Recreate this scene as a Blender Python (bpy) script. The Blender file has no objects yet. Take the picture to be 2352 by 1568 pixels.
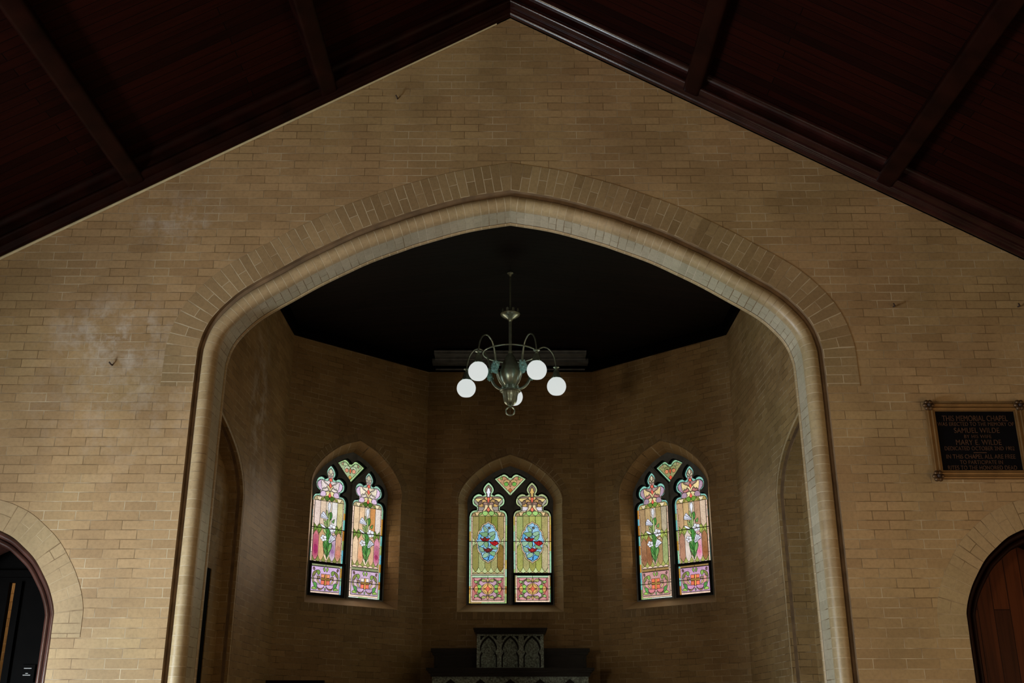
import bpy, bmesh, math, random
from mathutils import Vector
from mathutils.geometry import tessellate_polygon
random.seed(7)
C = bpy.context.scene.collection
SC = bpy.context.scene
R = math.radians

# ------------------------------------------------------------------ camera, world, light
TH = math.atan(0.3608)                      # camera tilts up 19.8 degrees
CS, SN, F, CX, CY = math.cos(TH), math.sin(TH), 2400.0, 1172.0, 784.0
cam = bpy.data.cameras.new('camera'); camo = bpy.data.objects.new('camera', cam); C.objects.link(camo)
cam.sensor_width = 36; cam.lens = 36 * F / 2352; cam.shift_x = (1176 - CX) / 2352
cam.clip_start = .05; cam.clip_end = 100
camo.location = (0, 0, 0); camo.rotation_euler = (math.pi / 2 + TH, 0, 0)
SC.camera = camo
SC.view_settings.view_transform = 'Standard'; SC.view_settings.look = 'None'
SC.view_settings.exposure = 0.0; SC.view_settings.gamma = 1.0; SC.view_settings.use_curve_mapping = False
w = bpy.data.worlds.new('world'); SC.world = w; w.use_nodes = True
w.node_tree.nodes['Background'].inputs[0].default_value = (.6, .68, .75, 1)
w.node_tree.nodes['Background'].inputs[1].default_value = .05
SC.cycles.max_bounces = 6; SC.cycles.diffuse_bounces = 4; SC.cycles.glossy_bounces = 3
SC.cycles.sample_clamp_indirect = 3.0

FLOOR = -1.5; CHF = -1.1; YF = 7.5; NW = 4.9; YB = -5.0
def area(name, loc, look, sx, sy, col, power, spread=180):
    l = bpy.data.lights.new(name, 'AREA'); l.shape = 'RECTANGLE'; l.size = sx; l.size_y = sy
    l.color = col; l.energy = power; l.spread = R(spread)
    o = bpy.data.objects.new(name, l); C.objects.link(o); o.location = loc
    o.rotation_euler = (Vector(look) - Vector(loc)).to_track_quat('-Z', 'Z').to_euler()
    return o
# daylight standing in the nave's openings: (x side, y centre, z centre, width, height, colour, power)
OPEN = [(-1, 5.2, -.50, 1.4, 1.9, (.80, .92, 1), 450.0),
        (-1, 1.6, .6, 1.6, 2.2, (1, .86, .66), 265.0),
        (1, 4.8, -.1, 1.3, 2.0, (1, .72, .42), 52.0),
        (1, 1.2, .55, 1.3, 2.0, (1, .76, .48), 90.0)]
for i, (sx, y, z, ww, hh, col, p) in enumerate(OPEN):
    area('daylight', (sx * (NW + .12), y, z), (0, y, z), ww, hh, col, p)
area('daylight', (0, YB - .12, .0), (0, 5, .0), 2.2, 2.6, (1, .88, .70), 22.0)

# ------------------------------------------------------------------ helpers
def ray(px, py):
    v = (CY - py) / F
    return Vector(((px - CX) / F, CS - v * SN, SN + v * CS))
class Fr:
    """a vertical wall plane: origin, horizontal axis S, depth axis D (away from the room)"""
    def __init__(s, O, S, D): s.O, s.S, s.D = Vector(O), Vector(S).normalized(), Vector(D).normalized()
    def P(s, a, z, d=0): return s.O + s.S * a + s.D * d + Vector((0, 0, z))
    def un(s, px, py, d=0):
        r = ray(px, py); n = s.D
        t = (s.O + n * d).dot(n) / r.dot(n); p = r * t
        return ((p - s.O).dot(s.S), p.z)
def tag(o, label=None, cat=None, group=None, kind=None):
    if label: o['label'] = label
    if cat: o['category'] = cat
    if group: o['group'] = group
    if kind: o['kind'] = kind
    return o
def empty(name, loc=(0, 0, 0)):
    o = bpy.data.objects.new(name, None); C.objects.link(o); o.location = loc; return o
class MB:
    """collects faces; build() links them as one mesh object (world coordinates, origin moved to the base)"""
    def __init__(s): s.v = []; s.f = []; s.uv = []; s.m = []; s.col = []
    def face(s, pts, uvs=None, m=0, col=None):
        b = len(s.v); s.v += [tuple(p) for p in pts]; s.f.append(tuple(range(b, b + len(pts))))
        s.uv.append(uvs or [(0, 0)] * len(pts)); s.m.append(m); s.col.append(col)
    def box(s, c, d, m=0, rot=None):
        c = Vector(c); hx, hy, hz = d[0] / 2, d[1] / 2, d[2] / 2
        def q(x, y, z):
            p = Vector((x, y, z))
            if rot is not None: p = rot @ p
            return c + p
        for ax in range(3):
            for sg in (-1, 1):
                a, b = [(1, 2), (0, 2), (0, 1)][ax]; h = (hx, hy, hz); pts = []; uv = []
                for (i, j) in ((-1, -1), (1, -1), (1, 1), (-1, 1)):
                    p = [0, 0, 0]; p[ax] = sg * h[ax]; p[a] = i * h[a]; p[b] = j * h[b]
                    pts.append(q(*p)); uv.append((p[a], p[b]))
                if sg < 0: pts.reverse(); uv.reverse()
                if ax == 1: pts.reverse(); uv.reverse()
                s.face(pts, uv, m)
    def lathe(s, c, prof, n=32, m=0, flute=0, fn=0):
        c = Vector(c)
        for i in range(n):
            a0, a1 = 2 * math.pi * i / n, 2 * math.pi * (i + 1) / n
            for (r0, z0), (r1, z1) in zip(prof[:-1], prof[1:]):
                def q(r, z, a):
                    k = 1 + (flute * math.cos(fn * a) if fn else 0)
                    return c + Vector((r * k * math.cos(a), r * k * math.sin(a), z))
                s.face([q(r0, z0, a0), q(r0, z0, a1), q(r1, z1, a1), q(r1, z1, a0)], m=m)
    def tube(s, pts, r, n=10, m=0, closed=False):
        pts = [Vector(p) for p in pts]; N = len(pts); rings = []; up = None
        rr = r if isinstance(r, (list, tuple)) else [r] * N
        for i, p in enumerate(pts):
            a = pts[(i - 1) % N] if (closed or i > 0) else p; b = pts[(i + 1) % N] if (closed or i < N - 1) else p
            t = (b - a).normalized()
            if up is None: up = Vector((0, 0, 1)) if abs(t.z) < .9 else Vector((1, 0, 0))
            x = t.cross(up).normalized(); up = x.cross(t).normalized()
            rings.append([p + (x * math.cos(2 * math.pi * k / n) + up * math.sin(2 * math.pi * k / n)) * rr[i] for k in range(n)])
        for i in range(N if closed else N - 1):
            A, B = rings[i], rings[(i + 1) % N]
            for k in range(n): s.face([A[k], A[(k + 1) % n], B[(k + 1) % n], B[k]], m=m)
        if not closed: s.face(list(reversed(rings[0])), m=m); s.face(rings[-1], m=m)
    def ball(s, c, r, n=20, k=12, m=0, zs=1, flat=-2):
        prof = []
        for i in range(k + 1):
            t = -math.pi / 2 + math.pi * i / k
            prof.append((max(r * math.cos(t), 1e-5), max(r * zs * math.sin(t), flat * r)))
        s.lathe(c, prof, n, m)
    def build(s, name, mats, parent=None, smooth=False, base=None):
        if not isinstance(mats, (list, tuple)): mats = [mats]
        me = bpy.data.meshes.new(name)
        base = Vector(base) if base is not None else (Vector(parent['_w']) if parent is not None and '_w' in parent else Vector((0, 0, 0)))
        me.from_pydata([tuple(Vector(v) - base) for v in s.v], [], s.f)
        ul = me.uv_layers.new(name='UVMap'); k = 0
        for p, us in zip(me.polygons, s.uv):
            for u in us: ul.data[k].uv = u; k += 1
        if any(c is not None for c in s.col):
            at = me.color_attributes.new('Col', 'FLOAT_COLOR', 'CORNER'); k = 0
            for f, c in zip(s.f, s.col):
                for _ in f: at.data[k].color = (*(c or (0, 0, 0)), 1); k += 1
        for p, m in zip(me.polygons, s.m): p.material_index = m; p.use_smooth = smooth
        for m in mats: me.materials.append(m)
        bm = bmesh.new(); bm.from_mesh(me); bmesh.ops.remove_doubles(bm, verts=bm.verts, dist=1e-6)
        if smooth:
            for e in bm.edges: e.smooth = (len(e.link_faces) == 2 and e.calc_face_angle(9) < R(38))
        bm.to_mesh(me); bm.free()
        o = bpy.data.objects.new(name, me); C.objects.link(o)
        if parent is not None: o.parent = parent
        else: o.location = base
        return o
def thing(name, loc, label, cat, group=None, kind=None):
    o = empty(name, loc); tag(o, label, cat, group, kind)
    w = Vector(loc); PB[o.name] = w; return o
PB = {}
def part(mb, name, mats, parent, smooth=False):
    # parts are modelled in world coordinates and stored relative to the thing's base
    top = parent; off = Vector((0, 0, 0))
    while top is not None:
        off += Vector(top.location); top = top.parent
    me_o = mb.build(name, mats, None, smooth, base=off)
    me_o.parent = parent; me_o.location = (0, 0, 0)
    return me_o
def plate(mb, fr, outer, holes, d0, d1, m=0, back=True, rim=True, rimm=None, uvo=(0, 0), outer_rim=True):
    loops = [outer] + holes
    L = [[Vector((a, z, 0)) for a, z in lp] for lp in loops]
    flat = [p for lp in loops for p in lp]
    for t in tessellate_polygon(L):
        tr = [flat[i] for i in t]
        mb.face([fr.P(a, z, d0) for a, z in tr], [(a + uvo[0], z + uvo[1]) for a, z in tr], m)
        if back: mb.face([fr.P(a, z, d1) for a, z in reversed(tr)], [(a, z) for a, z in reversed(tr)], m)
    if rim:
        for li, lp in enumerate(loops):
            if li == 0 and not outer_rim: continue
            n = len(lp)
            for i in range(n):
                a, b = lp[i], lp[(i + 1) % n]
                mb.face([fr.P(*a, d0), fr.P(*b, d0), fr.P(*b, d1), fr.P(*a, d1)],
                        [(d0, a[1] + uvo[1]), (d0, b[1] + uvo[1]), (d1, b[1] + uvo[1]), (d1, a[1] + uvo[1])], m if rimm is None else rimm)
def spline(pts, n=6, closed=False):
    """Catmull-Rom through pts; a doubled point is a corner"""
    out = []; N = len(pts); rng = range(N) if closed else range(N - 1)
    for i in rng:
        p1, p2 = Vector(pts[i]), Vector(pts[(i + 1) % N])
        if (p2 - p1).length < 1e-9: continue
        p0 = Vector(pts[(i - 1) % N]) if (closed or i > 0) else p1
        p3 = Vector(pts[(i + 2) % N]) if (closed or i < N - 2) else p2
        for k in range(n):
            t = k / n
            out.append(tuple(.5 * ((2 * p1) + (p2 - p0) * t + (2 * p0 - 5 * p1 + 4 * p2 - p3) * t * t + (3 * p1 - p0 - 3 * p2 + p3) * t ** 3)))
    if not closed: out.append(tuple(pts[-1]))
    return [o[:len(pts[0])] for o in out]
def mirror_arch(half, c=0.0):
    """half: from the base up to the apex on the left of centre c -> full path left base .. apex .. right base"""
    return half + [(2 * c - a, z) for a, z in reversed(half[:-1])]
def normals2(path):
    out = []
    for i, p in enumerate(path):
        def seg(a, b):
            t = Vector((b[0] - a[0], b[1] - a[1])); t.normalize(); return Vector((t.y, -t.x))
        if i == 0: n = seg(path[0], path[1]); k = 1
        elif i == len(path) - 1: n = seg(path[-2], path[-1]); k = 1
        else:
            n1, n2 = seg(path[i - 1], p), seg(p, path[i + 1]); n = (n1 + n2).normalized(); k = 1 / max(n.dot(n1), .5)
        out.append(n * k)
    return out
def offset(path, d):
    return [(p[0] + n.x * d, p[1] + n.y * d) for p, n in zip(path, normals2(path))]
def sweep(mb, fr, path, prof, m=0, z0=None, mat_of=None):
    """prof: (n towards the opening, depth); uv = (across the profile, along the path)"""
    N = normals2(path); s = path[0][1]; prev = path[0]; S = []
    for p in path: s += math.dist(p, prev); S.append(s); prev = p
    q = [0]
    for a, b in zip(prof[:-1], prof[1:]): q.append(q[-1] + math.dist(a, b))
    def pt(i, j): return fr.P(path[i][0] + N[i].x * prof[j][0], path[i][1] + N[i].y * prof[j][0], prof[j][1])
    for i in range(len(path) - 1):
        for j in range(len(prof) - 1):
            mb.face([pt(i, j), pt(i, j + 1), pt(i + 1, j + 1), pt(i + 1, j)],
                    [(q[j], S[i]), (q[j + 1], S[i]), (q[j + 1], S[i + 1]), (q[j], S[i + 1])], mat_of(j) if mat_of else m)
def arcp(cx, cy, r, a0, a1, n=10):
    return [(cx + r * math.cos(R(a0 + (a1 - a0) * i / n)), cy + r * math.sin(R(a0 + (a1 - a0) * i / n))) for i in range(n + 1)]

# ------------------------------------------------------------------ materials
def srgb(r, g, b): return tuple(((c / 255) / 12.92 if c <= 10 else ((c / 255 + .055) / 1.055) ** 2.4) for c in (r, g, b))
class NT:
    def __init__(s, name):
        s.m = bpy.data.materials.new(name); s.m.use_nodes = True; s.t = s.m.node_tree; s.b = s.t.nodes['Principled BSDF']
    def n(s, ty, **kw):
        nd = s.t.nodes.new(ty)
        for k, v in kw.items():
            if k.startswith('i_'): nd.inputs[int(k[2:]) if k[2:].isdigit() else k[2:].replace('_', ' ')].default_value = v
            else: setattr(nd, k, v)
        return nd
    def l(s, a, b): s.t.links.new(a, b)
    def mix(s, f, a, b, blend='MIX'):
        nd = s.n('ShaderNodeMix', data_type='RGBA', blend_type=blend)
        for sock, v in ((nd.inputs[0], f), (nd.inputs[6], a), (nd.inputs[7], b)):
            if isinstance(v, bpy.types.NodeSocket): s.l(v, sock)
            elif isinstance(v, tuple): sock.default_value = (*v[:3], 1)
            else: sock.default_value = v
        return nd.outputs[2]
    def ramp(s, fac, lo, hi, a=0, b=1):
        nd = s.n('ShaderNodeMapRange'); s.l(fac, nd.inputs[0])
        nd.inputs[1].default_value = lo; nd.inputs[2].default_value = hi; nd.inputs[3].default_value = a; nd.inputs[4].default_value = b
        return nd.outputs[0]
    def noise(s, scale, detail=3, vec=None, rough=.5):
        nd = s.n('ShaderNodeTexNoise'); nd.inputs['Scale'].default_value = scale; nd.inputs['Detail'].default_value = detail
        nd.inputs['Roughness'].default_value = rough
        if vec is not None: s.l(vec, nd.inputs['Vector'])
        return nd.outputs['Fac']
def simple(name, col, rough=.5, metal=0, var=.25, scale=6, bump=.0, spec=.5):
    t = NT(name); g = t.n('ShaderNodeTexCoord').outputs['Object']
    f = t.noise(scale, 4, g)
    c = t.mix(t.ramp(f, .3, .7), tuple(x * (1 - var) for x in col), tuple(x * (1 + var) for x in col))
    t.l(c, t.b.inputs['Base Color']); t.b.inputs['Roughness'].default_value = rough; t.b.inputs['Metallic'].default_value = metal
    t.b.inputs['Specular IOR Level'].default_value = spec
    if bump:
        bp = t.n('ShaderNodeBump'); bp.inputs['Strength'].default_value = bump; bp.inputs['Distance'].default_value = .003
        t.l(t.noise(scale * 12, 3, g), bp.inputs['Height']); t.l(bp.outputs[0], t.b.inputs['Normal'])
    return t.m
def brick(name, bw=.2295, rh=.0681, c1=(.475, .315, .158), c2=(.385, .245, .118), mort=(.52, .42, .27), dark=(.19, .12, .055), ms=.0031, pale=.52, off=.5, stain=None, uo=(0, 0), swap=False, spec=.35, rough=.55):
    t = NT(name); uv = t.n('ShaderNodeUVMap').outputs[0]
    mp = t.n('ShaderNodeMapping'); t.l(uv, mp.inputs[0]); mp.inputs['Location'].default_value = (uo[0], uo[1], 0)
    # the joints wander a little
    wob = t.n('ShaderNodeTexNoise'); wob.inputs['Scale'].default_value = 9; t.l(uv, wob.inputs['Vector'])
    vm = t.n('ShaderNodeVectorMath', operation='SCALE'); t.l(wob.outputs['Color'], vm.inputs[0]); vm.inputs['Scale'].default_value = .004
    va = t.n('ShaderNodeVectorMath', operation='ADD'); t.l(mp.outputs[0], va.inputs[0]); t.l(vm.outputs[0], va.inputs[1])
    br = t.n('ShaderNodeTexBrick', offset=off, offset_frequency=2, squash=1.0)
    t.l(va.outputs[0], br.inputs['Vector'])
    for k, v in (('Scale', 1), ('Mortar Size', ms), ('Mortar Smooth', .25), ('Bias', .0), ('Brick Width', bw), ('Row Height', rh)): br.inputs[k].default_value = v
    br.inputs['Color1'].default_value = (0, 0, 0, 1); br.inputs['Color2'].default_value = (1, 1, 1, 1); br.inputs['Mortar'].default_value = (.5, .5, .5, 1)
    ob = t.n('ShaderNodeTexCoord').outputs['Object']
    cb = t.mix(br.outputs['Color'], c1, c2)
    green = t.mix(t.ramp(t.noise(.9, 2, ob), .45, .62), (1, 1, 1), (.95, 1.0, .96))
    cb = t.mix(1.0, cb, green, 'MULTIPLY')
    fine = t.ramp(t.noise(38, 5, ob, .65), .3, .75, .82, 1.12)
    cb = t.mix(1.0, cb, t.mix(fine, (0, 0, 0), (1, 1, 1)), 'MULTIPLY')
    big = t.ramp(t.noise(1.7, 3, ob), .35, .7, .82, 1.08)
    cb = t.mix(1.0, cb, t.mix(big, (0, 0, 0), (1, 1, 1)), 'MULTIPLY')
    # joints: pale pointing in places, dark gaps in others, nearly brick-coloured elsewhere
    j1 = t.mix(t.ramp(t.noise(3.1, 3, ob), pale - .08, pale + .08), dark, mort)
    cm = t.mix(t.ramp(t.noise(5.5, 3, ob), .36, .50, .25, 1), cb, j1)
    col = t.mix(br.outputs['Fac'], cb, cm)
    if stain:
        for (c, rad, amt, sc) in stain:
            mp2 = t.n('ShaderNodeMapping'); mp2.inputs['Location'].default_value = tuple(-a * b for a, b in zip(c, [1 / r for r in rad]))
            mp2.inputs['Scale'].default_value = tuple(1 / r for r in rad); t.l(ob, mp2.inputs[0])
            ln = t.n('ShaderNodeVectorMath', operation='LENGTH'); t.l(mp2.outputs[0], ln.inputs[0])
            fall = t.ramp(ln.outputs['Value'], .15, 1.0, 1, 0)
            nn = t.ramp(t.noise(sc, 5, ob, .7), .46, .66)
            mu = t.n('ShaderNodeMath', operation='MULTIPLY'); t.l(fall, mu.inputs[0]); t.l(nn, mu.inputs[1])
            m2 = t.n('ShaderNodeMath', operation='MULTIPLY'); t.l(mu.outputs[0], m2.inputs[0]); m2.inputs[1].default_value = amt
            col = t.mix(m2.outputs[0], col, (.62, .56, .48))
    t.l(col, t.b.inputs['Base Color'])
    t.b.inputs['Roughness'].default_value = rough; t.b.inputs['Specular IOR Level'].default_value = spec
    bp = t.n('ShaderNodeBump', invert=True); bp.inputs['Strength'].default_value = .55; bp.inputs['Distance'].default_value = .004
    t.l(br.outputs['Fac'], bp.inputs['Height']); t.l(bp.outputs[0], t.b.inputs['Normal'])
    return t.m
def boards(name, col, wd=.085, rough=.35, axis=1, dark=.25, spec=.5):
    """boards laid along uv.x; joints every wd along uv.y"""
    t = NT(name); uv = t.n('ShaderNodeUVMap').outputs[0]
    br = t.n('ShaderNodeTexBrick', offset=.37); t.l(uv, br.inputs['Vector'])
    for k, v in (('Scale', 1), ('Mortar Size', .0035), ('Mortar Smooth', .3), ('Brick Width', 3.7), ('Row Height', wd)): br.inputs[k].default_value = v
    br.inputs['Color1'].default_value = (0, 0, 0, 1); br.inputs['Color2'].default_value = (1, 1, 1, 1)
    mp = t.n('ShaderNodeMapping'); mp.inputs['Scale'].default_value = (2.2, 38, 1); t.l(uv, mp.inputs[0])
    g = t.noise(1, 4, mp.outputs[0])
    c = t.mix(br.outputs['Color'], tuple(x * .6 for x in col), tuple(x * 1.35 for x in col))
    c = t.mix(1.0, c, t.mix(t.ramp(g, .3, .7, .6, 1.25), (0, 0, 0), (1, 1, 1)), 'MULTIPLY')
    c = t.mix(br.outputs['Fac'], c, tuple(x * dark for x in col))
    t.l(c, t.b.inputs['Base Color']); t.b.inputs['Roughness'].default_value = rough; t.b.inputs['Specular IOR Level'].default_value = spec
    bp = t.n('ShaderNodeBump', invert=True); bp.inputs['Strength'].default_value = .6; bp.inputs['Distance'].default_value = .005
    t.l(br.outputs['Fac'], bp.inputs['Height']); t.l(bp.outputs[0], t.b.inputs['Normal'])
    return t.m
FRONT_STAIN = [((-3.05, 7.5, 2.75), (.62, 1, .42), .75, 7), ((-2.65, 7.5, 3.75), (.5, 1, .3), .5, 9), ((-2.9, 7.5, 2.4), (.9, 1, .9), .3, 6)]
M = {}
M['brick_front'] = brick('buff_brick', uo=(.03, .019), stain=FRONT_STAIN)
M['brick_ring'] = brick('buff_brick_ring', bw=.245, uo=(-.024, .0), c1=(.42, .29, .15), c2=(.31, .205, .10), ms=.0033, pale=.40)
M['brick_mould'] = brick('buff_brick_moulded', bw=3.0, ms=.0035, c1=(.50, .37, .21), c2=(.42, .30, .16), pale=.34, spec=.5, rough=.4, uo=(1.2, .0))
M['brick_soffit'] = brick('buff_brick_soffit_lit', bw=.2295, c1=(.55, .48, .35), c2=(.45, .39, .28), mort=(.6, .53, .4), spec=.5, rough=.4)  # daylight and bounce on the soffit are put into this paler colour
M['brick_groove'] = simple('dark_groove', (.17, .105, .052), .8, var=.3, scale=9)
M['brick_chancel'] = brick('buff_brick_chancel_shaded', c1=(.42, .275, .12), c2=(.31, .195, .08), dark=(.12, .075, .03), pale=.50, uo=(.1, .01),  # the chancel's warm brown shade is put into this brick colour
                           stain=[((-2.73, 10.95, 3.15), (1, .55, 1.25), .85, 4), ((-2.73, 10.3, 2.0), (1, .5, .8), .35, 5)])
M['brick_rowlock'] = brick('buff_brick_rowlock', bw=.1, rh=.0698, c1=(.40, .27, .13), c2=(.27, .18, .08), ms=.005, off=0)
M['plain_splay'] = simple('plastered_splay', (.36, .25, .13), .7, var=.15, scale=5)
M['ceiling'] = boards('mahogany_boards', (.013, .0018, .0007), .085, .6, spec=.05)
M['ceiling_dark'] = boards('dark_chancel_boards', (.0045, .0018, .0012), .1, .6, spec=.15)
M['beam'] = simple('mahogany_varnished', (.010, .0022, .0012), .42, var=.45, scale=5, bump=.1, spec=.08)
M['rake'] = simple('mahogany_varnished_lit', (.020, .0055, .0045), .22, var=.5, scale=5, bump=.1, spec=.42)  # lighter, glossier copy of the mahogany gives the right rake its lit look
M['door_wood'] = boards('red_brown_door_boards', (.075, .020, .006), .115, .5, spec=.10)
M['wood_red'] = simple('red_brown_varnished_wood', (.055, .022, .016), .2, var=.4, scale=6, spec=.7)
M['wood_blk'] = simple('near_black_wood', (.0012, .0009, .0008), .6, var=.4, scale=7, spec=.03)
M['floor'] = boards('floor_boards', (.16, .08, .04), .09, .4)
M['plaster'] = simple('nave_wall_brick_tone', (.34, .25, .14), .8, var=.12)
M['frame'] = simple('dark_grey_window_paint', (.14, .155, .16), .42, var=.3, scale=10)
M['frame_blk'] = simple('black_window_recess', (.003, .003, .003), .6, var=.2, spec=.15)
M['lead'] = simple('lead_came', (.006, .006, .006), .6, var=.2)
M['cream'] = simple('cream_conduit_paint', (.50, .43, .25), .5, var=.15, scale=9)
M['brass'] = simple('dull_grey_green_brass', (.50, .63, .53), .30, metal=.75, var=.25, scale=14)
M['patina'] = simple('verdigris', (.42, .80, .78), .7, metal=.0, var=.45, scale=45, bump=.4)
M['bronze'] = simple('brown_bronze', (.24, .135, .05), .48, metal=.55, var=.2, scale=8)
M['bronze_dk'] = simple('dark_bronze_rosette', (.10, .055, .025), .45, metal=.6, var=.35, scale=40)
M['panel'] = simple('black_plaque_field', (.0025, .0025, .004), .6, var=.2, spec=.08)
M['gold'] = simple('bronze_lettering', (.085, .038, .02), .55, metal=.3, var=.3, scale=30)
M['altar'] = simple('blackened_oak', (.006, .005, .0042), .28, var=.7, scale=40, bump=.5, spec=.35)
M['altar_pale'] = simple('worn_oak_tracery_highlit', (.38, .50, .48), .30, var=.8, scale=55, bump=.8, spec=.6)  # greenish highlights from the chandelier are put into the worn oak's colour
M['nail'] = simple('rusty_iron', (.03, .015, .01), .7)
M['white'] = simple('white_label', (.42, .42, .42), .6, var=.05)
def globe_mat():
    t = NT('lit_opal_glass'); t.b.inputs['Base Color'].default_value = (.15, .15, .15, 1); t.b.inputs['Roughness'].default_value = .5; t.b.inputs['Specular IOR Level'].default_value = .1
    lw = t.n('ShaderNodeTexCoord').outputs['Object']
    c = t.mix(t.ramp(t.noise(3, 2, lw), .3, .7), (.63, .67, .65), (.66, .69, .67))
    t.l(c, t.b.inputs['Emission Color']); t.b.inputs['Emission Strength'].default_value = 1.0
    return t.m
M['globe'] = globe_mat()
def glass_mat():
    t = NT('daylit_stained_glass'); at = t.n('ShaderNodeVertexColor', layer_name='Col')
    ob = t.n('ShaderNodeTexCoord').outputs['Object']
    n1 = t.ramp(t.noise(95, 4, ob, .8), .32, .68, .55, 1.30)
    n2 = t.ramp(t.noise(11, 2, ob), .3, .7, .80, 1.12)
    mu = t.n('ShaderNodeMath', operation='MULTIPLY'); t.l(n1, mu.inputs[0]); t.l(n2, mu.inputs[1])
    c = t.mix(1.0, at.outputs[0], t.mix(mu.outputs[0], (0, 0, 0), (1, 1, 1)), 'MULTIPLY')
    c = t.mix(t.ramp(t.noise(60, 3, ob, .7), .54, .68, 0, .34), c, (.32, .14, .05))
    t.l(c, t.b.inputs['Emission Color']); t.b.inputs['Emission Strength'].default_value = 1.12
    t.b.inputs['Base Color'].default_value = (.02, .02, .02, 1); t.b.inputs['Roughness'].default_value = .3
    return t.m
M['glass'] = glass_mat()

# ------------------------------------------------------------------ the wall planes
FW = Fr((0, YF, 0), (1, 0, 0), (0, 1, 0))
W2, YS, A2, YC = 2.73, 12.4, 1.14, 13.9
AL = Fr((-(W2 + A2) / 2, (YS + YC) / 2, 0), (W2 - A2, YC - YS, 0), (-(YC - YS), W2 - A2, 0))
AR = Fr(((W2 + A2) / 2, (YS + YC) / 2, 0), (W2 - A2, -(YC - YS), 0), (YC - YS, W2 - A2, 0))
AC = Fr((0, YC, 0), (1, 0, 0), (0, 1, 0))
SL = Fr((-W2, 0, 0), (0, 1, 0), (-1, 0, 0))
SR = Fr((W2, 0, 0), (0, 1, 0), (1, 0, 0))
AH = math.dist((W2, YS), (A2, YC)) / 2

# ------------------------------------------------------------------ chancel arch and front wall
trace = [(451, 824), (458, 789), (475.6, 747.5), (506, 709), (558.5, 664.6), (641, 618), (702, 585), (762.5, 556),
         (826, 527.5), (900, 501), (949.6, 484.5), (1063.7, 454), (1170, 436.5)]
tp = [FW.un(*p) for p in trace]
XJ = -2.385
half = [(XJ, FLOOR), (XJ, -.6), (XJ, .3), (XJ, 1.1), (XJ, 1.7), (XJ, 2.15)]
tp = [(min(max(a, XJ), 0), z) for a, z in tp]; tp[-1] = (0, tp[-1][1])
tp = [p for p in tp if p[1] > 2.35]
if abs(tp[0][0] - XJ) < .03: tp[0] = (XJ + .004, tp[0][1])
hp = spline(half + tp, 7)
arch = mirror_arch(hp)
d_half = [(0, 1218), (29, 1233), (53, 1254), (80, 1283), (101, 1321), (115, 1355), (124, 1398), (127.5, 1438)]
DCX, DHW = 3.69, .51
dp = [FW.un(*p) for p in reversed(d_half)]                 # right jamb of the left door, going up
dr = [(p[0] + DCX, p[1]) for p in dp]                        # relative to the door centre, positive side
apex = dr[-1][1] + .012
dh = [(-DHW, FLOOR), (-DHW, -.5), (-DHW, .1), (-DHW, dr[0][1])] + [(-min(DHW, p[0]), p[1]) for p in dr[1:]] + [(0, apex)]
dh = spline(dh, 5)
doorp = mirror_arch(dh)
def door_path(sgn): return [(a + sgn * DCX, z) for a, z in doorp]
rake = lambda x: 5.69 - .563 * abs(x)
mb = MB()
outer = [(-NW - .2, FLOOR - .1), (NW + .2, FLOOR - .1), (NW + .2, rake(NW + .2) + .3), (0, rake(0) + .4), (-NW - .2, rake(NW + .2) + .3)]
plate(mb, FW, outer, [arch, door_path(-1), door_path(1)], 0, .3, m=0, rimm=0)
tag(mb.build('wall_front', [M['brick_front']]), 'buff brick gable wall pierced by the wide pointed chancel arch', 'wall', kind='structure')

# ring of soldier bricks: flush, a hair proud
ri = next(i for i, p in enumerate(arch) if p[1] > 2.28)
ringp = arch[ri:len(arch) - ri]
mb = MB(); sweep(mb, FW, ringp, [(-.245, .02), (-.245, -.004), (0, -.004), (0, .05)])
tag(mb.build('trim_1', [M['brick_ring']]), 'flat band of upright bricks around the top of the chancel arch', 'arch trim', kind='structure')
prof = [(0, 0), (.004, .032), (.03, .036)]
roll = arcp(.083, .062, .057, 175, 350, 14)
roll = [(a, 2 * .062 - b) if False else (a, b) for a, b in [(.083 - .057 * math.cos(R(t)), .062 - .062 * math.sin(R(t))) for t in [0 + 180 * i / 14 for i in range(15)]]]
prof_roll = [(.026, .062)] + roll + [(.14, .085)]
sof = [(.130, .106), (.130, .318)]
bead = [(.128 + .012 * math.sin(R(t)), .35 + .02 * -math.cos(R(t))) for t in [0, 45, 90, 135, 180]] + [(.115, .39), (-.2, .39)]
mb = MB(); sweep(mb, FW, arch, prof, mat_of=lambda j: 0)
sweep(mb, FW, arch, [(.14, .083), (.112, .088), (.112, .104), (.130, .106)], m=0); sweep(mb, FW, arch, [(.130, .318), (.116, .320), (.116, .334), (.125, .335)], m=0)  # dark colour in these grooves draws the shadow lines beside the soffit
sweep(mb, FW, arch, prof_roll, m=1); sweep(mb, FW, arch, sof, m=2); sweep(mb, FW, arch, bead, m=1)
tag(mb.build('trim_2', [M['brick_groove'], M['brick_mould'], M['brick_soffit']], smooth=True), 'moulded brick roll and daylit-toned soffit lining the chancel arch', 'arch trim', kind='structure')

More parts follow.
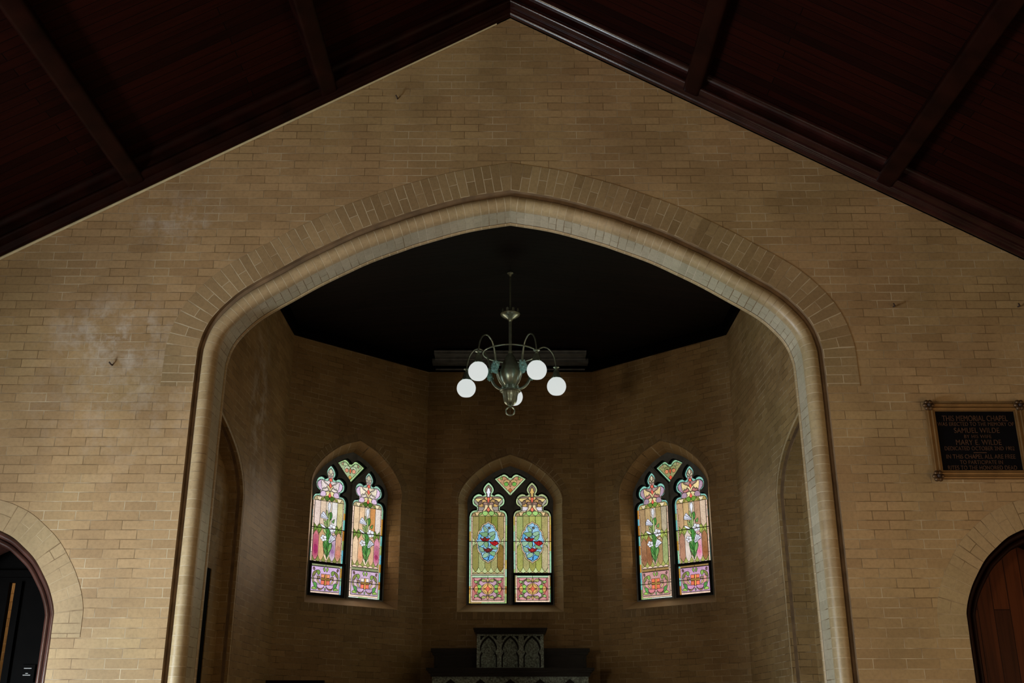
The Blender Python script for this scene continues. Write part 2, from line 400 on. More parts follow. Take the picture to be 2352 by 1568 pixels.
# doors in the front wall
def door_ring(n, side, lab):
    p = door_path(side); i0 = next(i for i, q in enumerate(p) if q[1] > .50); q = p[i0:len(p) - i0]
    mb = MB(); sweep(mb, FW, q, [(-.2, .02), (-.2, -.003), (0, -.003), (0, .04)])
    tag(mb.build('trim_%d' % n, [M['brick_ring2']]), lab, 'arch trim', kind='structure')
M['brick_ring2'] = brick('buff_brick_door_ring', c1=(.44, .31, .165), c2=(.40, .28, .145), mort=(.44, .33, .19), ms=.003)
door_ring(3, -1, 'brick voussoir band around the open arched doorway at left')
door_ring(4, 1, 'brick voussoir band around the closed arched door at right')
def rollp(n0, d0, r, k=10): return [(n0 + r - r * math.cos(R(180 * i / k)), d0 - r * math.sin(R(180 * i / k))) for i in range(k + 1)]
FRP = [(0, .06)] + rollp(.0, .05, .024) + [(.05, .06)] + rollp(.052, .07, .02) + [(.094, .09), (.10, .14), (.10, .30), (0, .30)]
dL = thing('door_1', (-DCX, YF, FLOOR), 'open arched doorway with dark brown moulded frame left of the chancel arch', 'door', kind='structure')
mb = MB(); sweep(mb, FW, door_path(-1), FRP, m=0); part(mb, 'door_frame', [M['wood_red']], dL, True)
mb = MB()
# dark vestibule lining behind the doorway with a tall slit open to a brick passage
xs = FW.un(22, 1337, .45)[0], FW.un(36, 1337, .45)[0]
zt = FW.un(30, 1337, .45)[1]
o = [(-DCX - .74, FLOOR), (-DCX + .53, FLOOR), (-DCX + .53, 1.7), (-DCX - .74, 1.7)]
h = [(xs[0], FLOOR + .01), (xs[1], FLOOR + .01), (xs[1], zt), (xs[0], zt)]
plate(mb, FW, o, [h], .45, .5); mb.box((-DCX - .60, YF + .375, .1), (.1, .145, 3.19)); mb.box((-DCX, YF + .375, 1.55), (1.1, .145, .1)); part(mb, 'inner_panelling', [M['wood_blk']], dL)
mb = MB(); mb.box((xs[1] + .05, YF + .44, (zt + FLOOR) / 2), (.02, .03, zt - FLOOR)); mb.box((-DCX - .05, YF + .43, zt + .06), (1.1, .03, .05)); part(mb, 'inner_architrave', [M['wood_blk']], dL)
# passage shell: left, right, top, far wall
mb = MB(); X0, X1 = -DCX - .75, -DCX + .54
for pts in ([(X0, YF + .3), (X0, YF + 1.6)], [(X1, YF + 1.6), (X1, YF + .3)], [(X0, YF + 1.6), (X1, YF + 1.6)]):
    (a, b), (c, d) = pts; L = math.dist((a, b), (c, d))
    mb.face([(a, b, FLOOR), (c, d, FLOOR), (c, d, 1.75), (a, b, 1.75)], [(0, FLOOR), (L, FLOOR), (L, 1.75), (0, 1.75)])
mb.face([(X0, YF + .3, 1.75), (X1, YF + .3, 1.75), (X1, YF + 1.6, 1.75), (X0, YF + 1.6, 1.75)])
tag(mb.build('wall_passage', [M['brick_front']]), 'brick walls of the small passage behind the open doorway at left', 'wall', kind='structure')
area('passage_lamp', (-DCX - .1, YF + 1.0, 1.6), (-DCX - .1, YF + 1.5, 0), .3, .3, (1, .72, .42), 8)
sw = thing('wall_label', (-3.60, YF + .44, .42), 'small dark plate with white markings inside the left doorway', 'sign')
p1 = FW.un(62, 1546, .43)
mb = MB(); mb.box((p1[0], YF + .44, p1[1]), (.10, .014, .12)); part(mb, 'plate', [M['wood_blk']], sw)
for dx, dz, ww in ((0, .035, .055), (-.002, 0, .018), (-.002, -.012, .055)):
    mb = MB(); mb.box((p1[0] + dx, YF + .431, p1[1] + dz), (ww, .004, .005)); part(mb, 'marking', [M['white']], sw)
dR = thing('door_2', (DCX, YF, FLOOR), 'closed red-brown plank door in a pointed frame right of the chancel arch', 'door', kind='structure')
mb = MB(); sweep(mb, FW, door_path(1), FRP, m=0); part(mb, 'door_frame', [M['wood_red2']] if 'wood_red2' in M else [M['beam']], dR, True)
mb = MB(); q = offset(door_path(1), .09)
# planks run upright: uv.x = height, uv.y = across
L_ = [[Vector((a, z, 0)) for a, z in q]]
for t in tessellate_polygon(L_):
    tr = [q[i] for i in t]; mb.face([FW.P(a, z, .16) for a, z in tr], [(z + 9, a) for a, z in tr])
part(mb, 'door_leaf', [M['door_wood']], dR)
mb = MB(); mb.box((DCX + .32, YF + .145, -.45), (.05, .02, .2)); mb.ball((DCX + .32, YF + .11, -.42), .03); part(mb, 'handle', [M['bronze']], dR, True)

# ------------------------------------------------------------------ nave shell (side walls with their openings, back wall, floor)
def nave_wall(name, side, lab):
    fr = Fr((side * NW, 0, 0), (0, 1, 0), (side, 0, 0)); mb = MB()
    hs = [[(y - w_ / 2, z - h_ / 2), (y + w_ / 2, z - h_ / 2), (y + w_ / 2, z + h_ / 2), (y - w_ / 2, z + h_ / 2)] for (s_, y, z, w_, h_, c_, p_) in OPEN if s_ == side]
    plate(mb, fr, [(YB, FLOOR - .1), (YF, FLOOR - .1), (YF, rake(NW) + .25), (YB, rake(NW) + .25)], hs, 0, .25)
    tag(mb.build(name, [M['brick_front']]), lab, 'wall', kind='structure')
nave_wall('wall_left', -1, 'long brick nave wall on the left with openings for daylight')
nave_wall('wall_right', 1, 'long brick nave wall on the right with openings for daylight')
mb = MB(); fb = Fr((0, YB, 0), (1, 0, 0), (0, -1, 0))
plate(mb, fb, outer, [[(-1.1, -1.3), (1.1, -1.3), (1.1, 1.3), (-1.1, 1.3)]], 0, .25)
tag(mb.build('wall_back', [M['brick_front']]), 'brick gable wall behind the camera with the entrance opening', 'wall', kind='structure')
mb = MB()
mb.face([(-NW, YB, FLOOR), (NW, YB, FLOOR), (NW, YF + 1.6, FLOOR), (-NW, YF + 1.6, FLOOR)], [(YB, -NW), (YB, NW), (YF + 1.6, NW), (YF + 1.6, -NW)])
mb.box((0, YF + .45 + 3.4, CHF - .1), (2 * W2 + .5, 6.9, .2)); mb.box((0, YF - .1, FLOOR + .1), (4.4, .5, .2))
tag(mb.build('floor', [M['floor']]), 'brown board floor of the nave with a step up into the chancel', 'floor', kind='structure')

# ------------------------------------------------------------------ nave ceiling
SLA = math.atan(.563); cl, sl = math.cos(SLA), math.sin(SLA)
UP = .155                                                     # boards stand this far above the rake line
def slope_pt(side, s, y, h):
    """s = distance down the slope from the ridge, h = height normal to the slope above the rake line"""
    return Vector((side * (s * cl + h * sl), y, 5.69 - s * sl + h * cl))
for k, side in enumerate((-1, 1)):
    mb = MB(); S1 = (NW + .1) / cl; s0 = -UP * sl / cl
    mb.face([slope_pt(side, s0, YB, UP), slope_pt(side, S1, YB, UP), slope_pt(side, S1, YF, UP), slope_pt(side, s0, YF, UP)],
            [(0, YB), (S1, YB), (S1, YF), (0, YF)])
    tag(mb.build('ceiling_left' if side < 0 else 'ceiling_right', [M['ceiling']]), 'dark mahogany boarded ceiling slope on the ' + ('left' if side < 0 else 'right'), 'ceiling', kind='structure')
def along_slope(side, prof, mat, name, lab, s0=-.02, s1=None):
    """profile of (y, h) points carried down the slope against the front wall"""
    s1 = s1 or (NW + .05) / cl; mb = MB()
    for (a, b) in zip(prof[:-1], prof[1:]):
        def st(h): return -h * sl / cl
        mb.face([slope_pt(side, st(a[1]), a[0], a[1]), slope_pt(side, st(b[1]), b[0], b[1]), slope_pt(side, s1, b[0], b[1]), slope_pt(side, s1, a[0], a[1])])
    return tag(mb.build(name, [mat], smooth=True), lab, 'ceiling trim', kind='structure')
rprof = [(YF, -.03)] + [(YF - .035 + .035 * math.cos(R(t)), -.005 - .03 * math.sin(R(t))) for t in range(0, 181, 20)] + \
        [(YF - .075, .0), (YF - .08, .012), (YF - .155, .012)] + [(YF - .155 - .016 * math.sin(R(t)), .03 - .018 * math.cos(R(t))) for t in range(0, 181, 30)] + \
        [(YF - .158, .055), (YF - .162, .10)] + [(YF - .165 - .05 * math.sin(R(t)), .15 - .05 * math.cos(R(t))) for t in range(0, 91, 15)]
along_slope(-1, rprof, M['beam'], 'trim_5', 'dark moulded timber along the left rake of the gable')
along_slope(1, rprof, M['rake'], 'trim_6', 'dark moulded timber along the right rake of the gable')
tn = 7
for side in (-1, 1):
    for xb, nm in ((1.485, 'inner'), (2.98, 'outer')):
        s = xb / cl; mb = MB(); hw = .075
        pr = [(s - hw, UP), (s - hw, .04)] + [(s - hw + .03 - .03 * math.cos(R(t)), .03 - .03 * math.sin(R(t)) + .0) for t in range(0, 91, 15)] + \
             [(s + hw - .03 + .03 * math.sin(R(t)), .03 - .03 * math.cos(R(t))) for t in range(0, 91, 15)] + [(s + hw, .04), (s + hw, UP)]
        for a, b in zip(pr[:-1], pr[1:]):
            mb.face([slope_pt(side, a[0], YB, a[1]), slope_pt(side, b[0], YB, b[1]), slope_pt(side, b[0], YF - .05, b[1]), slope_pt(side, a[0], YF - .05, a[1])])
        tag(mb.build('trim_%d' % tn, [M['beam']], smooth=True), 'dark ceiling beam on the %s slope, the one %s the ridge' % ('left' if side < 0 else 'right', 'nearer' if nm == 'inner' else 'farther from'), 'beam', kind='structure'); tn += 1
mb = MB(); mb.tube([slope_pt(-1, 0, YB, .16) * 1, Vector((0, YF - .1, 5.85))], .05, 12)
# cream conduit along the left rake, with its clip and the dark bend at the ridge
cd = thing('conduit', (-.1, YF, 5.6), 'thin cream conduit along the left edge where ceiling meets brick gable', 'conduit')
mb = MB(); p0 = FW.un(1140, 49); p1 = FW.un(-60, 616)
mb.tube([(p1[0], YF - .014, p1[1] - .034), (p0[0], YF - .014, p0[1] - .034)], .012, 10); part(mb, 'pipe', [M['cream']], cd, True)
mb = MB(); cp = FW.un(347, 425); mb.box((cp[0], YF - .018, cp[1]), (.02, .036, .045)); part(mb, 'clip', [M['nail']], cd)
mb = MB(); bp_ = [(1138, 50), (1152, 43), (1163, 38), (1170, 28), (1172, 12), (1172, -10)]
mb.tube([(FW.un(x, y)[0], YF - .03 - .012 * i, FW.un(x, y)[1]) for i, (x, y) in enumerate(bp_)], .009, 8); part(mb, 'bend', [M['bronze_dk']], cd, True)

# ------------------------------------------------------------------ apse walls and windows
ZT = 4.56
def convA(dx, y):
    v = (CY - (1100 + y / 10.4545)) / F; den = CS - v * SN; Y = YC + .15
    return (dx / 10.4545 * Y / (F * den), Y * (SN + v * CS) / den)
LC = .2965                                                    # lancet centre from the window centre
frL = [((x - 1172) * 10.4545, (y - 1100) * 10.4545) for x, y in [(1070.5, 1389), (1070.8, 1250), (1071, 1166), (1074.6, 1146), (1088, 1123.7), (1108, 1103.6), (1137, 1083.5), (1172, 1070)]]
frh = [convA(*p) for p in frL]
frh[0] = (-.577, frh[0][1]); frh = [(-.577, z) if i < 3 else (a, z) for i, (a, z) in enumerate(frh)]
winp = frh[:2] + spline(frh[2:], 5)
win = mirror_arch(winp)                                        # frame outline, left base .. apex .. right base
ZB, ZAPEX = frh[0][1], frh[-1][1]
SPL = .115
OPEN_HALF = [(0, 62), (0, 62), (55, 105), (105, 170), (128, 235), (118, 290), (85, 338), (85, 338), (105, 372), (150, 378), (160, 365), (180, 352), (245, 340), (325, 380), (372, 440), (390, 520), (365, 600),
             (285, 655), (285, 655), (272, 700), (285, 730), (285, 730), (375, 745), (430, 800), (452, 870), (455, 920), (455, 920), (455, 2975), (455, 2975)]
_r = spline(OPEN_HALF, 4)
LANCET = _r + [(-a, z) for a, z in reversed(_r) if abs(a) > .5]
def t5(x, y): return ((x - 990) / 19.6 * 10.4545, (1070 + y / 19.6 - 1100) * 10.4545)
TRI = [t5(*p) for p in spline([(290, 555), (290, 555), (590, 385), (590, 385), (720, 340), (850, 400), (930, 480), (930, 480), (1000, 500), (1060, 480), (1060, 480), (1140, 390), (1265, 345), (1400, 385), (1400, 385), (1695, 555), (1695, 555), (990, 1315), (990, 1315)], 4, True)]
def poff(poly, d):
    """grow a closed polygon (either winding) outward by d"""
    ar = sum(a[0] * b[1] - b[0] * a[1] for a, b in zip(poly, poly[1:] + poly[:1])); s = 1 if ar > 0 else -1; out = []
    n = len(poly)
    for i in range(n):
        a, b, c = Vector(poly[i - 1]), Vector(poly[i]), Vector(poly[(i + 1) % n])
        t1 = (b - a); t2 = (c - b)
        if t1.length < 1e-9 or t2.length < 1e-9: out.append(tuple(b)); continue
        t1.normalize(); t2.normalize(); n1 = Vector((t1.y, -t1.x)); n2 = Vector((t2.y, -t2.x)); m = n1 + n2
        if m.length < 1e-6: m = n1
        m.normalize(); k = 1 / max(m.dot(n1), .6)
        out.append(tuple(b + m * d * s * k))
    return out
def dedupe(poly):
    out = []
    for p in poly:
        if not out or math.dist(p, out[-1]) > 1e-4: out.append(p)
    if math.dist(out[0], out[-1]) < 1e-4: out.pop()
    return out
LANCET = dedupe(LANCET); TRI = dedupe(TRI)
def AtoW(poly, off=0): return [(lambda q: (q[0] + off, q[1]))(convA(*p)) for p in poly]
# -- raw tracings of the lily window: region 1 and region 2 read on the right-hand window
LIL0 = None
def rb(reg, pts):
    out = []
    for x, y in pts:
        if reg == 1: px, py = 1540 + x / 9.8, 1050 + y / 9.8
        else: px, py = 1540 + x / 8.709, 1200 + y / 8.709
        a, z = AR.un(px, py, .19); out.append((a - LIL0, z))
    return out
_a = AR.un(1540 + 440 / 9.8, 1050 + 190 / 9.8, .19)[0]; _b = AR.un(1540 + 543 / 8.709, 1200 + 1140 / 8.709, .19)[0]
_c = AR.un(1540 + 490 / 9.8, 1050 + 900 / 9.8, .19)[0]
LIL0 = (_a + _b + _c) / 3
print('lily centre s', _a, _b, _c, 'frame z', ZB, ZAPEX, 'lancet centre', LC)
G = lambda *c: srgb(*c)

def circ(cx, cy, rx, ry=None, n=20): ry = ry or rx; return [(cx + rx * math.cos(2 * math.pi * i / n), cy + ry * math.sin(2 * math.pi * i / n)) for i in range(n)]
class Glass:
    """layers of coloured pieces, each with its lead line, on a wall plane"""
    def __init__(s, fr, off, depth): s.fr, s.off, s.d = fr, off, depth; s.g = MB(); s.l = MB(); s.k = 0
    def piece(s, poly, col, lw=.0062):
        poly = dedupe(poly); s.k += 1; d = s.d - s.k * .00012
        fl = [(a + s.off, z) for a, z in poly]
        j = 1 + random.uniform(-.12, .10); col = tuple(c * j for c in col)
        for t in tessellate_polygon([[Vector((a, z, 0)) for a, z in fl]]):
            s.g.face([s.fr.P(*fl[i], d) for i in t], col=col)
        if lw: s.line(fl, lw, True, d - .00006, raw=True)
    def line(s, poly, lw=.0062, closed=False, d=None, raw=False):
        if d is None: s.k += 1; d = s.d - s.k * .00012
        fl = poly if raw else [(a + s.off, z) for a, z in poly]
        n = len(fl); L = []; 
        for i in range(n):
            a = Vector(fl[i - 1]) if (closed or i > 0) else Vector(fl[i]); c = Vector(fl[(i + 1) % n]) if (closed or i < n - 1) else Vector(fl[i]); b = Vector(fl[i])
            t = (c - a)
            if t.length < 1e-9: t = Vector((1, 0))
            t.normalize(); nn = Vector((t.y, -t.x)) * lw / 2; L.append((tuple(b + nn), tuple(b - nn)))
        for i in range(n if closed else n - 1):
            A, B = L[i], L[(i + 1) % n]
            s.l.face([s.fr.P(*A[0], d), s.fr.P(*B[0], d), s.fr.P(*B[1], d), s.fr.P(*A[1], d)])
def sm(pts): return spline(pts, 4, True)
def mir(p): return [(-a, z) for a, z in p]
BORD_A = [(150, 200, 160), (190, 170, 90), (165, 205, 175), (165, 195, 120), (180, 140, 70), (160, 210, 180)]
BORD_B = [(120, 200, 190), (200, 150, 60), (110, 190, 210), (150, 170, 100), (190, 130, 50), (150, 200, 160)]
STRIP = (235, 205, 180)
def lancet_base(g, pal, bord, seed):
    rnd = random.Random(seed); A = lambda pts: [convA(*p) for p in pts]
    g.piece(A(LANCET), G(*pal['edge']))
    ys = [880, 1090, 1240, 1490, 1715, 1930, 2150, 2340, 2560, 2740, 2972]
    for sd in (-1, 1):
        for a, b in zip(ys[:-1], ys[1:]):
            g.piece(A([(sd * 413, a), (sd * 455, a), (sd * 455, b), (sd * 413, b)]), G(*rnd.choice(bord)), .004)
    xs_ = [-413, -150, 120, 413]
    for a, b in zip(xs_[:-1], xs_[1:]): g.piece(A([(a, 2945), (b, 2945), (b, 2975), (a, 2975)]), G(*rnd.choice([(175, 210, 150), (215, 190, 120), (225, 235, 225)])), .004)
    inner = [(-410, 875), (-395, 815), (-350, 780), (350, 780), (395, 815), (410, 875), (410, 2942), (-410, 2942)]
    g.piece(A(inner), G(*pal['strip']), .005)
    for sd in (-1, 1):
        for yy in range(1000, 2900, 260): g.line(A([(sd * 412, yy), (sd * 378, yy)]), .005)
    g.piece(A([(-375, 880), (375, 880), (375, 2905), (-375, 2905)]), G(*pal['band']), .006)
    # top field inside the cusps
    topi = [(0, 118), (0, 118), (50, 165), (82, 220), (80, 270), (55, 320), (50, 380), (85, 425), (180, 402), (265, 408), (322, 450), (347, 520), (322, 580), (250, 632), (250, 632), (250, 770), (250, 770)]
    h_ = spline(topi, 4); g.piece(A(dedupe(h_ + [(-a, z) for a, z in reversed(h_) if abs(a) > .5])), G(*pal['field']), .006)
    for sd in (-1, 1):   # joints across the outer border of the cusps
        for a, b in (((95, 345), (40, 350)), ((290, 655), (245, 630)), ((150, 375), (140, 420)), ((372, 440), (325, 460)), ((282, 735), (245, 745))):
            g.line(A([(sd * a[0], a[1]), (sd * b[0], b[1])]), .006)
    g.piece(A(spline([(-405, 875), (-405, 875), (-385, 810), (-330, 772), (-330, 772), (330, 772), (330, 772), (385, 810), (405, 875), (405, 875)], 3, True)), G(*pal['band2']), .006)
def column_panes(g, pal, split):
    A = lambda pts: [convA(*p) for p in pts]; P = pal['panes']
    g.piece(A([(-375, 878), (375, 878), (375, 2262), (-375, 2262)]), G(*pal['diamond']), .006)
    edges = [-375, -225, -75, 75, 225, 375]
    for i in range(5):
        a, b = edges[i], edges[i + 1]; m = (a + b) / 2; sc = i in (0, 4)
        if sc:
            g.piece(A([(a, 882), (b, 882), (b, 1380), (m, 1478), (a, 1380)]), G(*P[i]))
            g.piece(A([(m, 1545), (m + 45, 1590), (b, 1660), (b, 2100), (m + 35, 2180), (m, 2212), (m - 35, 2180), (a, 2100), (a, 1660), (m - 45, 1590)]), G(*P[i + 5]))
        else:
            g.piece(A([(a, 882), (b, 882), (b, 2100), (m + 35, 2180), (m, 2212), (m - 35, 2180), (a, 2100)]), G(*P[i]))
            g.piece(A([(a + 2, 1500), (b - 2, 1500), (b - 2, 2100), (m + 35, 2180), (m, 2212), (m - 35, 2180), (a + 2, 2100)]), G(*P[i + 5]), .002)
    for i in range(5):
        m = (edges[i] + edges[i + 1]) / 2
        g.piece(A(sm([(m - 70, 2262), (m - 40, 2228), (m, 2215), (m + 40, 2228), (m + 70, 2262)])), G(*pal['foot']), .005)
    g.line(A([(-455, 1485), (455, 1485)]), .009)
def rose_light(g, pal, seed):
    A = lambda pts: [convA(*p) for p in pts]
    def S(pts, col, lw=.0055):
        g.piece(sm(A(pts)), G(*col), lw); g.piece(sm(A([(-a, z) for a, z in pts])), G(*col), lw)
    def U(pts, col, lw=.0055, c=545): g.piece(sm(A([(a - c, z) for a, z in pts])), G(*col), lw)
    lancet_base(g, pal, BORD_A, seed)
    # flame
    g.line(A([(0, 118), (0, 190)]), .006)
    S([(75, 408), (180, 408), (262, 415), (300, 440), (210, 448), (110, 440)], (150, 125, 110)); S([(100, 450), (210, 448), (300, 452), (318, 468), (300, 505), (240, 535), (200, 495)], (228, 204, 135))
    S([(345, 520), (315, 575), (248, 635), (240, 590), (265, 540), (325, 470)], (165, 160, 145))
    S([(40, 522), (80, 484), (130, 476), (160, 510), (142, 565), (110, 533), (60, 535)], (205, 165, 105))
    S([(165, 500), (215, 515), (242, 560), (232, 605), (185, 605), (142, 575)], (120, 98, 85))
    S([(10, 592), (45, 545), (95, 536), (125, 568), (98, 600), (50, 612)], (150, 120, 108))
    S([(130, 600), (160, 572), (190, 600), (235, 612), (210, 650), (165, 660), (130, 640)], (203, 162, 92))
    S([(98, 655), (98, 655), (235, 650), (235, 650), (240, 742), (240, 742), (150, 745), (105, 705)], pal['corner'])
    S([(10, 618), (80, 605), (88, 660), (112, 722), (150, 768), (92, 752), (30, 690)], (232, 208, 158))
    S([(35, 420), (80, 418), (88, 450), (62, 482), (35, 492)], (216, 172, 112))
    g.piece(sm(A([(0, 190), (32, 235), (35, 270), (58, 302), (32, 335), (24, 415), (24, 415), (-24, 415), (-24, 415), (-32, 335), (-58, 302), (-35, 270), (-32, 235)])), G(*pal['flame']))
    g.piece(sm(A([(0, 420), (30, 445), (26, 505), (0, 562), (-26, 505), (-30, 445)])), G(238, 108, 85))
    g.piece(sm(A([(0, 648), (0, 648), (48, 725), (48, 725), (0, 778), (0, 778), (-48, 725), (-48, 725)])), G(235, 130, 100))
    S([(150, 750), (280, 748), (280, 748), (262, 772), (262, 772), (160, 772)], (240, 222, 190))
    S([(75, 868), (10, 820), (20, 770), (75, 755), (130, 770), (138, 822)], (160, 208, 120)); S([(150, 788), (205, 805), (228, 862), (165, 835)], (140, 180, 100))
    S([(200, 780), (330, 780), (330, 780), (300, 830), (300, 865), (245, 865), (240, 830)], (226, 198, 145)); S([(300, 868), (330, 810), (370, 815), (398, 870)], (165, 135, 95))
    column_panes(g, pal, False)
    # side triangles at the bar
    for sd in (-1, 1):
        g.line(A([(sd * 375, 1380), (sd * 300, 1480), (sd * 375, 1620)]), .005)
    MO = [(0, 1000), (0, 1000), (60, 1045), (125, 1075), (172, 1140), (192, 1205), (192, 1205), (240, 1250), (258, 1340), (288, 1420), (322, 1482), (322, 1482), (278, 1545), (265, 1640), (243, 1725), (192, 1785), (192, 1785), (180, 1860), (130, 1930), (60, 1970), (0, 2018), (0, 2018)]
    h_ = spline(MO, 4); full = dedupe(h_ + [(-a, z) for a, z in reversed(h_) if abs(a) > .5])
    g.piece(A(full), G(235, 205, 165)); g.piece(A(poff(full, -28)), G(*pal['sky']))
    for a, b in (((125, 1075), (108, 1100)), ((192, 1205), (165, 1215)), ((258, 1340), (230, 1345)), ((265, 1640), (238, 1640)), ((192, 1785), (165, 1780)), ((130, 1930), (110, 1905))):
        for sd in (-1, 1): g.line(A([(sd * a[0], a[1]), (sd * b[0], b[1])]), .005)
    # deeper blue pieces
    U([(300, 1450), (320, 1300), (385, 1340), (365, 1400)], (95, 175, 225)); U([(440, 1390), (520, 1365), (545, 1400), (500, 1440)], (90, 150, 205))
    B4 = lambda pts: [(x + 13, y + 1464) for x, y in pts]
    U(B4([(410, 430), (470, 410), (530, 390), (530, 480), (470, 460)]), (105, 175, 230)); U(B4([(545, 380), (600, 350), (680, 390), (640, 440), (560, 480)]), (90, 170, 225))
    U(B4([(380, 290), (450, 290), (400, 380)]), (150, 200, 225)); U(B4([(320, 150), (390, 110), (440, 160), (380, 165)]), (120, 190, 225)); U(B4([(535, 30), (590, 60), (560, 150), (535, 110)]), (125, 195, 240))
    for pl in ([(545, 1190), (548, 1300), (545, 1400), (560, 1470)], [(600, 1060), (595, 1130)], [(620, 1130), (650, 1160), (710, 1150)], [(440, 1100), (520, 1130), (560, 1160)], [(700, 1400), (720, 1300)],
               B4([(535, 30), (545, 120), (530, 190)]), B4([(545, 280), (570, 350), (540, 440), (510, 480)]), B4([(660, 215), (760, 200)]), B4([(360, 280), (330, 200), (310, 140)])):
        g.line(spline(A([(a - 545, z) for a, z in pl]), 4), .0055)
    LF = (125, 172, 125); LG = (140, 180, 150)
    for i, pl in enumerate(([(430, 1115), (520, 1180), (532, 1245), (470, 1252), (440, 1200)], [(325, 1285), (420, 1268), (505, 1255), (542, 1300), (510, 1370), (440, 1378), (380, 1330)],
               [(552, 1305), (600, 1262), (705, 1248), (700, 1312), (620, 1362), (562, 1335)], [(590, 1392), (650, 1352), (712, 1308), (702, 1400), (650, 1462), (600, 1442)],
               B4([(280, 30), (430, 28), (412, 92), (330, 142), (290, 100)]), B4([(428, 62), (480, 25), (532, 52), (530, 122), (500, 182), (450, 132)]), B4([(318, 150), (400, 170), (430, 212), (442, 272), (362, 272), (330, 222)]),
               B4([(588, 108), (680, 120), (762, 190), (700, 212), (620, 190)]), B4([(400, 412), (420, 332), (490, 288), (550, 320), (520, 382), (460, 412)]), B4([(560, 292), (610, 263), (702, 270), (690, 372), (620, 352)]))):
        U(pl, LF if i % 2 else LG)
    U(circ(570, 1162, 30, 30, 14), (90, 95, 80))
    U([(355, 1388), (405, 1420), (460, 1385), (520, 1418), (578, 1408), (550, 1470), (470, 1478), (390, 1462)], (160, 28, 34)); U([(420, 1430), (465, 1405), (505, 1435), (470, 1465)], (110, 45, 30), .003)
    U([(590, 1492), (650, 1502), (700, 1465), (760, 1490), (792, 1530), (760, 1565), (700, 1592), (640, 1560), (600, 1530)], (178, 28, 36))
    for q in ((640, 1515), (690, 1500), (740, 1515), (690, 1550), (740, 1545)): U(circ(q[0], q[1], 22, 20, 10), (200, 32, 40), .003)
    U(B4([(418, 180), (480, 205), (530, 178), (590, 200), (652, 188), (620, 242), (545, 285), (460, 262)]), pal['low_rose']); U(B4([(490, 210), (530, 190), (570, 215), (545, 262), (505, 255)]), pal['low_heart'], .003)
    # base panel
    c4 = lambda pts: [(x - 532, y + 1464) for x, y in pts]
    def V(pts, col, lw=.0055): g.piece(sm(A(c4(pts))), G(*col), lw)
    def V2(pts, col, lw=.0055): V(pts, col, lw); V([(1064 - x, y) for x, y in pts], col, lw)
    def V4(pts, col, lw=.0055): V2(pts, col, lw); V2([(x, 2330 - y) for x, y in pts], col, lw)
    g.piece(A([(-375, 2275), (375, 2275), (375, 2302), (-375, 2302)]), G(230, 225, 190), .005); g.piece(A([(-375, 2308), (375, 2308), (375, 2356), (-375, 2356)]), G(*pal['strip2']), .005)
    g.line(A([(0, 2305), (0, 2356)]), .005); g.piece(A([(-375, 2360), (375, 2360), (375, 2900), (-375, 2900)]), G(*pal['rosy']), .007)
    g.line(A([(-455, 2628), (455, 2628)]), .007)
    V4([(160, 905), (205, 905), (205, 905), (215, 980), (260, 1010), (270, 1040), (200, 1150), (160, 1150)], (185, 115, 115), .005)
    V4([(205, 900), (380, 900), (380, 940), (330, 965), (240, 970), (210, 940)], (212, 150, 150), .005)
    V4([(330, 1050), (325, 990), (370, 970), (420, 1005), (480, 1000), (515, 1020), (420, 1070), (395, 1100)], (205, 165, 185), .005)
    V4([(205, 975), (250, 965), (290, 985), (280, 1015), (245, 1028), (212, 1010)], (165, 195, 120)); V4([(190, 1155), (190, 1155), (250, 1042), (265, 1055), (240, 1110)], (240, 125, 100)); V4([(200, 1160), (265, 1085), (300, 1160)], (215, 160, 100), .005)
    V4([(330, 1068), (300, 1070), (285, 1020), (300, 970), (345, 940), (380, 935), (335, 970), (318, 1015)], (120, 135, 85)); V4([(385, 938), (450, 930), (500, 975), (515, 1005), (460, 985), (420, 1005), (385, 975)], (160, 160, 95))
    V4([(280, 1080), (310, 1072), (350, 1068), (385, 1108), (350, 1155), (305, 1150)], pal['balls']); V4([(532, 900), (532, 900), (558, 950), (532, 1010), (532, 1010), (506, 950)], (205, 165, 110))
    V(circ(532, 1165, 136, 136, 28), (238, 195, 120)); V(circ(532, 1165, 108, 108, 28), (222, 172, 100))
    V([(532, 1058), (532, 1058), (560, 1135), (640, 1165), (640, 1165), (560, 1195), (532, 1272), (532, 1272), (504, 1195), (424, 1165), (424, 1165), (504, 1135)], (240, 115, 90))
    g.line(A(c4([(532, 1005), (532, 1058)])), .005); g.line(A(c4([(532, 1272), (532, 1320)])), .005); g.line(A([(-375, 2629), (-200, 2629)]), .005)
    g.line(A([(-108, 2629), (108, 2629)]), .004)
    for x in (-150, 155):
        for yy in (2365, 2895): g.line(A([(x, yy), (x, yy + (35 if yy < 2500 else -35))]), .005)
